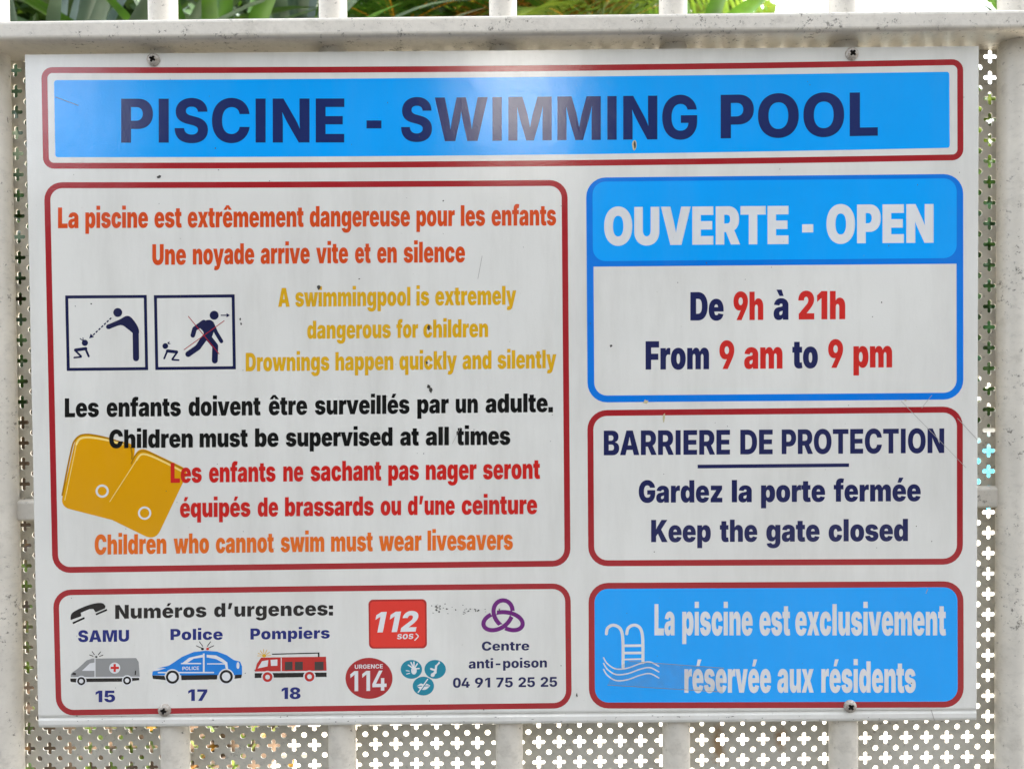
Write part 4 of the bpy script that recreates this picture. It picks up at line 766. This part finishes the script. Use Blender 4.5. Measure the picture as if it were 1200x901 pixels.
# perforated sheet: crosses on a square grid with dots between them, 1.2 mm thick
def perforated():
    P = PITCH; cells_x = range(-2, 50)
    ar, lr = 0.00205, 0.0023                       # arm half width, lobe offset
    # cross outline: four round lobes joined at the middle
    lob = []
    for q in range(4):
        a0 = q * 90
        cxq, cyq = 0.0029 * math.cos(math.radians(a0)), 0.0029 * math.sin(math.radians(a0))
        for k in range(-3, 4):
            a = math.radians(a0 + k * 38); lob.append((cxq + 0.00145 * math.cos(a), cyq + 0.00145 * math.sin(a)))
        a = math.radians(a0 + 45); lob.append((0.0018 * math.cos(a), 0.0018 * math.sin(a)))
    cross = [(x, y) for x, y in lob]
    rd = 0.00190; h = P / 2; cell = []
    # cell outline with quarter circles bitten out of the corners
    for (ox, oy, a0) in ((-h, -h, 90), (h, -h, 180), (h, h, 270), (-h, h, 0)):
        for k in range(5):
            a = math.radians(a0 - 90 * k / 4); cell.append((ox + rd * math.cos(a), oy + rd * math.sin(a)))
    cell = ccw(cell)
    V2, F2 = fill([cell], [cross]); F2 = [f if area([V2[i] for i in f]) > 0 else f[::-1] for f in F2]
    walls = []
    def add_wall(A): walls.append(A)
    T = 0.0009; nv = len(V2)
    tv = [(x, 0, y) for x, y in V2] + [(x, T, y) for x, y in V2]
    tf = [tuple(f) for f in F2] + [tuple(i + nv for i in f[::-1]) for f in F2]
    tv = np.array(tv); tf = np.array(tf)
    # wall quads as separate verts
    wv = []; wf = []
    for k in range(len(cross)):
        a, b = cross[k], cross[(k + 1) % len(cross)]; s = len(wv)
        wv += [(a[0], 0, a[1]), (b[0], 0, b[1]), (b[0], T, b[1]), (a[0], T, a[1])]; wf.append((s, s + 3, s + 2, s + 1))
    for c in range(4):
        arc = cell[c * 5:c * 5 + 5]
        for a, b in zip(arc, arc[1:]):
            s = len(wv); wv += [(a[0], 0, a[1]), (b[0], 0, b[1]), (b[0], T, b[1]), (a[0], T, a[1])]; wf.append((s, s + 3, s + 2, s + 1))
    wv = np.array(wv); wf = np.array(wf)
    VV = []; TF = []; WF = []; off = 0
    z0 = z1 - K * x1
    ztop = zb + 0.004; rows = []
    r = 0
    j = int((z0 - 0.12) / P)
    jmax = int((ztop - z0) / P + 0.5)
    for jj in range(-j, jmax + 1):
        for i in cells_x:
            ox, oz = x1 + i * P, z0 + jj * P
            VV.append(tv + (ox, 0, oz)); TF.append(tf + off); off += len(tv)
            VV.append(wv + (ox, 0, oz)); WF.append(wf + off); off += len(wv)
    V = np.concatenate(VV); V[:, 2] = V[:, 2] + K * V[:, 0]
    V[:, 2] = np.minimum(V[:, 2], (zb + 0.008) + K * V[:, 0])
    V[:, 1] += 0.021 - 0.012
    t = np.concatenate(TF); w = np.concatenate(WF)
    me = bpy.data.meshes.new('perforated_sheet'); me.vertices.add(len(V)); me.vertices.foreach_set('co', V.astype(np.float32).ravel())
    nl = len(t) * 3 + len(w) * 4; me.loops.add(nl); me.loops.foreach_set('vertex_index', np.concatenate([t.ravel(), w.ravel()]).astype(np.int32))
    me.polygons.add(len(t) + len(w))
    ls = np.concatenate([np.arange(len(t)) * 3, len(t) * 3 + np.arange(len(w)) * 4]).astype(np.int32)
    me.polygons.foreach_set('loop_start', ls); me.update(calc_edges=True); me.validate()
    return link('perforated_sheet', me, SHEETP, gate)
perforated()
# ------------------------------------------------------------------ the place behind the gate
def ground_mat(name, rgb, rgb2, sc, rough=0.8):
    m, n, l, p = new_mat(name); v = texco(n, l, 1.0)
    a = noise(n, l, v, sc, 6, 0.6); l.new(ramp(n, l, a, [(0.3, srgb(*rgb)), (0.7, srgb(*rgb2))]), p.inputs['Base Color'])
    p.inputs['Roughness'].default_value = rough
    l.new(bump(n, l, noise(n, l, v, sc * 8, 5, 0.6), 0.4, 0.004), p.inputs['Normal'])
    return m
DECK = ground_mat('pale_stone_paving', (214, 205, 186), (190, 180, 162), 6)
SOIL = ground_mat('planting_soil', (92, 70, 48), (54, 42, 30), 14, 0.95)
def box(name, x0, x1, y0, y1, z0, z1, mat, parent=None, bev=0.0):
    bm = bmesh.new(); bmesh.ops.create_cube(bm, size=1)
    for v in bm.verts: v.co = Vector(((x0 + x1) / 2 + v.co.x * (x1 - x0), (y0 + y1) / 2 + v.co.y * (y1 - y0), (z0 + z1) / 2 + v.co.z * (z1 - z0)))
    if bev: bmesh.ops.bevel(bm, geom=list(bm.edges), offset=bev, segments=2, affect='EDGES')
    me = bpy.data.meshes.new(name); bm.to_mesh(me); bm.free()
    return link(name, me, mat, parent)
def sheet(name, P, z, mat, hole=None):
    V2, F2 = fill([ccw(P)], [hole] if hole else [])
    F2 = [f if area([V2[i] for i in f]) > 0 else f[::-1] for f in F2]
    return mesh(name, [(x, y, z) for x, y in V2], F2, mat)
PX0, PX1, PY0, PY1 = 3.0, 9.5, 5.9, 13.2
props(sheet('ground', [(-60, 0.0), (60, 0.0), (60, 120), (-60, 120)], 0.0, DECK, [(PX0, PY0), (PX1, PY0), (PX1, PY1), (PX0, PY1)]), kind='structure')
ASPH = ground_mat('dark_path', (50, 49, 47), (38, 37, 36), 9, 0.9)
props(sheet('path', [(-60, -40), (60, -40), (60, 0.0), (-60, 0.0)], 0.0, ASPH), kind='structure')
wm, n, l, p = new_mat('pool_water')
p.inputs['Base Color'].default_value = srgb(70, 190, 214); p.inputs['Roughness'].default_value = 0.08
l.new(bump(n, l, noise(n, l, texco(n, l, 1.0), 3, 3, 0.5), 0.4, 0.03), p.inputs['Normal'])
props(sheet('pool_water', [(PX0, PY0), (PX1, PY0), (PX1, PY1), (PX0, PY1)], -0.10, wm), kind='structure')
TILE, n, l, p = new_mat('pool_wall_tile'); p.inputs['Base Color'].default_value = srgb(120, 196, 214); p.inputs['Roughness'].default_value = 0.3
COPE = ground_mat('coping_stone', (226, 220, 206), (206, 198, 182), 10)
coping = empty('pool_edge', (PX0, PY0, 0)); props(coping, kind='structure')
for nm, a in (('coping', (PX0 - .3, PX1 + .3, PY0 - .3, PY0)), ('coping', (PX0 - .3, PX1 + .3, PY1, PY1 + .3)), ('coping', (PX0 - .3, PX0, PY0, PY1)), ('coping', (PX1, PX1 + .3, PY0, PY1))):
    o = box(nm, a[0] - PX0, a[1] - PX0, a[2] - PY0, a[3] - PY0, -0.25, 0.03, COPE, coping, 0.01)
bed = box('planting_bed', -7, -0.78, 0.45, 9, -0.02, 0.05, SOIL); props(bed, kind='structure')
bed2 = box('planting_bed', -0.775, 2.6, 3.9, 5.6, -0.02, 0.05, SOIL); props(bed2, kind='structure')

def leaf_mat(name, a, b, trans=0.5, sc=8, rough=0.45):
    m, n, l, p = new_mat(name); v = texco(n, l, 1.0)
    f = noise(n, l, v, sc, 3, 0.6); c = ramp(n, l, f, [(0.3, srgb(*a)), (0.7, srgb(*b))])
    l.new(c, p.inputs['Base Color']); p.inputs['Roughness'].default_value = rough
    t = n.new('ShaderNodeBsdfTranslucent'); l.new(mix(n, l, 0.5, c, (0.10, 0.16, 0.01, 1)), t.inputs['Color'])
    s = n.new('ShaderNodeMixShader'); s.inputs[0].default_value = trans
    l.new(p.outputs[0], s.inputs[1]); l.new(t.outputs[0], s.inputs[2]); l.new(s.outputs[0], n['Material Output'].inputs[0])
    return m
SILVER = leaf_mat('silver_green_leaf', (44, 66, 54), (80, 100, 84), 0.06)
GREEN = leaf_mat('bright_green_leaf', (36, 78, 18), (66, 112, 28), 0.16)
GREEN2 = leaf_mat('deep_green_leaf', (28, 56, 22), (52, 80, 40), 0.12)
DKGREEN = leaf_mat('dark_green_leaf', (26, 52, 20), (56, 88, 34), 0.25)
PALM = leaf_mat('palm_leaf', (50, 86, 22), (124, 142, 42), 0.25, 5)
DRY = leaf_mat('dry_leaf', (160, 112, 32), (104, 68, 28), 0.25, 9)
MIDG = leaf_mat('mid_green_leaf', (50, 78, 24), (112, 124, 34), 0.22, 3)
BARK = ground_mat('bark', (104, 84, 62), (62, 50, 38), 30, 0.9)
STALK = leaf_mat('yellow_stalk', (214, 160, 40), (190, 140, 34), 0.2)

def strap(bas, d, L, w, bend, fold=0.25, n=9, tw=0.0):
    """one sword-shaped leaf: base point, start direction, length, width, droop"""
    d = Vector(d).normalized(); side = d.cross(Vector((0, 0, 1)))
    side = (side if side.length > 0.05 else Vector((1, 0, 0))).normalized(); side.rotate(Matrix.Rotation(tw, 3, d))
    p = Vector(bas); V = []; F = []
    for k in range(n + 1):
        t = k / n; ww = w * (0.55 + 0.9 * t if t < 0.35 else 0.865 * (1 - ((t - 0.35) / 0.65) ** 2.2)) / 2 * 1.15 + 0.0006
        nrm = side.cross(d).normalized()
        V += [p - side * ww + nrm * ww * fold * 2, p.copy(), p + side * ww + nrm * ww * fold * 2]
        d = (d + Vector((0, 0, -1)) * bend / n * (0.3 + 1.6 * t)).normalized(); p = p + d * L / n
    for k in range(n):
        a = 3 * k; F += [(a, a + 1, a + 4, a + 3), (a + 1, a + 2, a + 5, a + 4)]
    return V, F
def join(parts):
    V = []; F = []
    for v, f in parts: s = len(V); V += v; F += [tuple(i + s for i in q) for q in f]
    return V, F
def stem(a, b, r0, r1, n=10, seg=6, wob=0.02):
    a, b = Vector(a), Vector(b); V = []; F = []
    for j in range(seg + 1):
        t = j / seg; c = a.lerp(b, t) + Vector((random.uniform(-wob, wob), random.uniform(-wob, wob), 0)) * (0 if j in (0, seg) else 1)
        r = r0 + (r1 - r0) * t
        V += [c + Vector((r * math.cos(2 * math.pi * k / n), r * math.sin(2 * math.pi * k / n), 0)) for k in range(n)]
    for j in range(seg): F += [(j * n + k, j * n + (k + 1) % n, (j + 1) * n + (k + 1) % n, (j + 1) * n + k) for k in range(n)]
    return V, F
def strap_plant(name, x, y, zc, nleaf, L, w, mat, seed, label, up=(0.35, 1.25), bend=0.7, group=None):
    random.seed(seed); r = empty(name, (x, y, 0.03)); props(r, label, 'plant', group)
    V, F = stem((0, 0, 0), (0, 0, zc), 0.045, 0.035); mesh('trunk', V, F, BARK, r, True)
    for k in range(nleaf):
        a = k * 2.399 + random.uniform(-.25, .25); el = random.uniform(*up)
        d = (math.cos(a) * math.cos(el), math.sin(a) * math.cos(el), math.sin(el))
        V, F = strap((math.cos(a) * .02, math.sin(a) * .02, zc - 0.15 + 0.2 * k / nleaf), d, L * random.uniform(.75, 1.1), w * random.uniform(.8, 1.15), bend * random.uniform(.4, 1.4), 0.18, 10, random.uniform(-.5, .5))
        mesh('leaf', V, F, mat, r, True)
    return r
def frond(bas, d, L, bend, mats, parent, nl=26, ll=0.28, lw=0.016, droop=0.6):
    """one feather frond: midrib with leaflets"""
    d = Vector(d).normalized(); p = Vector(bas); pts = []; n = nl
    for k in range(n + 1):
        pts.append((p.copy(), d.copy())); d = (d + Vector((0, 0, -1)) * bend / n).normalized(); p = p + d * L / n
    parts = []
    for k in range(2, n):
        p, dd = pts[k]; t = k / n; side = dd.cross(Vector((0, 0, 1))).normalized(); upv = side.cross(dd)
        for s in (-1, 1):
            ld = (side * s + dd * random.uniform(.5, .9) + upv * random.uniform(-.1, .35)).normalized()
            parts.append(strap(p, ld, ll * math.sin(math.pi * (0.12 + 0.85 * t)) ** .7 * random.uniform(.85, 1.1), lw, droop * random.uniform(.5, 1.4), 0.1, 5))
    V, F = join(parts); fr = mesh('frond', V, F, mats[0], parent, True)
    rib = []
    for k in range(n): rib.append(stem(pts[k][0], pts[k + 1][0], 0.008 * (1 - .8 * k / n), 0.008 * (1 - .8 * (k + 1) / n), 5, 1, 0))
    V, F = join(rib); mesh('midrib', V, F, mats[1], fr, True)
def palm(x, y, zc, nf, L, seed, label, mat=None, elev=(0.2, 1.2), bend=1.1, ll=0.3, nl=26, group=None, dry=0.0, lw=0.018):
    random.seed(seed); r = empty('palm', (x, y, 0.03)); props(r, label, 'palm', group)
    V, F = stem((0, 0, 0), (0, 0, zc), 0.09, 0.065, 12, 8); mesh('trunk', V, F, BARK, r, True)
    for k in range(nf):
        a = k * 2.399 + random.uniform(-.2, .2); el = random.uniform(*elev)
        m = DRY if random.random() < dry else (mat or PALM)
        frond((0, 0, zc), (math.cos(a) * math.cos(el), math.sin(a) * math.cos(el), math.sin(el)), L * random.uniform(.8, 1.1), bend * random.uniform(.7, 1.3), (m, STALK), r, nl, ll, lw)
    return r
def leafy(name, x, y, zt, rx, ry, rz, zc, n, size, mat, seed, label, cat, group=None, trunk=True):
    random.seed(seed); rng = np.random.default_rng(seed)
    r = empty(name, (x, y, 0)); props(r, label, cat, group)
    lobes = [(Vector((random.uniform(-.6, .6) * rx, random.uniform(-.6, .6) * ry, zc + random.uniform(-.6, .6) * rz)), random.uniform(.35, .6)) for _ in range(9)]
    if trunk:
        parts = [stem((0, 0, 0), (0, 0, zc), 0.11, 0.06, 10, 6, .04)] + [stem((0, 0, zc * random.uniform(.4, .8)), c, 0.04, 0.012, 6, 4, .03) for c, s in lobes]
        V, F = join(parts); mesh('trunk', V, F, BARK, r, True)
    C_ = []
    for i in range(n):
        c, s = lobes[i % len(lobes)]; v = rng.normal(size=3); v /= np.linalg.norm(v); v *= s * rng.uniform(.5, 1.08) ** .6
        C_.append((c.x + v[0] * rx, c.y + v[1] * ry, c.z + v[2] * rz))
    V = []; F = []
    for c in C_:
        c = Vector(c); a = Vector(rng.normal(size=3)).normalized(); b = a.orthogonal().normalized(); b.rotate(Matrix.Rotation(rng.uniform(0, 6.28), 3, a)); s_ = size * rng.uniform(.6, 1.3)
        q = a.cross(b) * s_ * .32; s = len(V); V += [c - b * s_ * .5, c + q + a * s_ * .06, c + b * s_ * .5, c - q + a * s_ * .06]; F.append((s, s + 1, s + 2, s + 3))
    mesh('crown', V, F, mat, r)
    return r
CZ = CAM_LOC.z
def px_x(px, d): return (px - 600) / FPX * (d + 0.4636)
# plants in the bed right behind the gate (their tops cross the gap above the top rail)
G1 = None
SG = 'strap-leaved plants behind the gate'
strap_plant('strap_leaf_plant', px_x(60, 1.5), 1.5, 1.75, 46, 0.95, 0.036, SILVER, 3, 'silvery sword-leaved plant at the far left behind the gate', (0.1, 1.4), 0.7, SG)
strap_plant('strap_leaf_plant', px_x(150, 2.2), 2.2, 2.15, 46, 1.1, 0.05, GREEN2, 5, 'deep green sword-leaved plant between the two leftmost bars', (0.1, 1.4), 0.7, SG)
strap_plant('strap_leaf_plant', px_x(262, 1.9), 1.9, 1.95, 36, 0.9, 0.05, GREEN, 8, 'fresh green broad-leaved plant between the second and third bars', (0.1, 1.35), 0.7, SG)
strap_plant('strap_leaf_plant', px_x(350, 2.8), 2.8, 2.5, 46, 1.1, 0.042, SILVER, 12, 'silvery sword-leaved plant just left of the third bar', (0.1, 1.4), 0.7, SG)
PG = 'feathery palms behind the gate'
palm(px_x(470, 4.4), 4.4, 3.45, 20, 1.2, 21, 'feathery green palm right of the third bar', GREEN, (0.0, 1.3), 0.9, 0.3, 30, PG, 0.0, 0.022)
palm(px_x(560, 4.7), 4.7, 3.5, 22, 1.3, 22, 'palm with dry golden fronds left of the fourth bar', MIDG, (-0.2, 1.3), 0.9, 0.34, 28, PG, 0.55, 0.024)
palm(px_x(690, 4.6), 4.6, 3.4, 26, 1.5, 31, 'yellow-green palm between the fourth and fifth bars', PALM, (-0.1, 1.35), 0.9, 0.4, 34, PG, 0.15, 0.024)
strap_plant('strap_leaf_plant', px_x(812, 4.3), 4.3, 3.2, 14, 0.75, 0.12, GREEN, 33, 'broad green leaf cluster right of the fifth bar', (0.2, 1.3), 0.7, SG)
strap_plant('strap_leaf_plant', px_x(1188, 4.2), 4.2, 3.42, 26, 0.62, 0.035, GREEN, 41, 'small spiky plant tip showing just left of the rightmost bar', (0.2, 1.4), 0.7, SG)
# trees and hedge farther off
k = 0
tl = ['dark leafy tree beyond the plants at the far left', 'dark leafy tree beyond the green plant left of the third bar', 'dark leafy tree beyond the golden palm in the middle', 'olive green tree behind the palm left of the fifth bar']
for (px, d, zt, m) in ((20, 5.5, 3.2, DKGREEN), (260, 6.2, 3.4, DKGREEN), (480, 6.0, 3.3, DKGREEN), (690, 7.0, 3.6, MIDG)):
    leafy('leafy_tree', px_x(px, d), d, zt, 1.9, 1.2, 2.3, zt, 9000, 0.2, m, 50 + k, tl[k], 'tree', 'trees beyond the plants'); k += 1
leafy('leafy_tree', px_x(1165, 15), 16.5, 5, 2.2, 1.2, 2.6, 6.1, 7000, 0.3, MIDG, 71, 'yellow-green tree seen through the sheet beside the right bar', 'tree', 'trees beyond the pool')
leafy('hedge', px_x(1120, 15.5), 15.2, 2, 6, 0.9, 3.6, 2.6, 14000, 0.32, DKGREEN, 72, 'dark clipped hedge along the far side of the pool', 'hedge', None, False)
SHADE = leaf_mat('darkened_hedge_leaf', (18, 24, 17), (34, 40, 30), 0.02)  # leaf colour darkened so the added hedges reflect dark in the print
def hedge_block(x0, x1, y0, y1, z1, seed, label, mat=None, front=False, group='unseen hedges added for reflections', size=0.07):
    mat = mat or SHADE
    rng = np.random.default_rng(seed); r = empty('tall_hedge', ((x0 + x1) / 2, (y0 + y1) / 2, 0)); props(r, label, 'hedge', group)
    cx_, cy_ = (x0 + x1) / 2, (y0 + y1) / 2
    box('dense_core', x0 - cx_ + .15, x1 - cx_ - .15, y0 - cy_ + .15, y1 - cy_ - .15, 0, z1 - .15, mat, r)
    V = []; F = []
    for i in range(int(260 * (x1 - x0) * z1 * (0.07 / size) ** 1.3)):
        d = rng.uniform(0, .25); yy = (y0 - cy_ + d) if front else (y1 - cy_ - d)
        c = Vector((rng.uniform(x0, x1) - cx_, yy, rng.uniform(0, z1 + .1))); a = Vector(rng.normal(size=3)).normalized(); b = a.orthogonal().normalized()
        q = a.cross(b) * size * .55; s = len(V); V += [c - b * size, c + q, c + b * size, c - q]; F.append((s, s + 1, s + 2, s + 3))
    mesh('leaves', V, F, mat, r)
hedge_block(-8, 1.85, 7.9, 8.9, 5.9, 91, 'long dark evergreen hedge closing the garden behind the palms', DKGREEN, True, None, 0.1)
# leaf litter and dry stalks in the bed
random.seed(9); parts = []
for i in range(420):
    x, y = random.uniform(-4, -0.35), random.uniform(0.5, 5); a = random.uniform(0, 6.28)
    parts.append(strap((x, y, 0.055 + random.uniform(0, .03)), (math.cos(a), math.sin(a), random.uniform(0, .5)), random.uniform(.06, .2), .03, .8, .2, 3))
V, F = join(parts); o = mesh('leaf_litter', V, F, DRY); props(o, 'dry brown fallen leaves on the planting bed', 'leaf litter', None, 'stuff')
# hedges and house added out of view to shape reflections in the glossy print
WALLW = ground_mat('white_render', (236, 234, 228), (224, 221, 214), 2)
hedge_block(-7, 9, -6.0, -5.0, 2.9, 81, 'long dark hedge added out of view to darken the sign reflections')
hedge_block(-3.1, -0.22, -6.1, -5.1, 5.4, 82, 'tall dark hedge added out of view left of the reflected streak')
hedge_block(0.34, 9, -6.1, -5.1, 5.4, 83, 'tall dark hedge added out of view right of the reflected streak')
hs = empty('added_white_house', (0.1, -10.5, 0), math.radians(-50)); props(hs, 'white house added out of view to give the bright streak on the title', 'house')  # added unseen, turned to the sun so it mirrors as a bright streak
box('wall', -1.8, 4, -6, 0, 0, 8.5, WALLW, hs)
box('roof', -2, 4.2, -6.2, 0.2, 8.5, 8.7, COPE, hs)
random.seed(15); parts = []
for i in range(2600):
    x, y = random.uniform(-4, -0.8), random.uniform(0.5, 4.2); a = random.uniform(0, 6.28)
    parts.append(strap((x, y, 0.05), (math.cos(a) * .5, math.sin(a) * .5, 1), random.uniform(.08, .28), .012, 1.2, .2, 4))
V, F = join(parts); o = mesh('grass', V, F, PALM); props(o, 'tufts of grass growing on the planting bed', 'grass', None, 'stuff')
leafy('leafy_tree', 2.35, 2.0, 4.8, 2.3, 2.2, 1.5, 4.9, 9000, 0.26, DKGREEN, 95, 'broad leafy tree added out of view to shade the gate from the right', 'tree', None)  # unseen tree added to keep direct sun off the gate and near plants
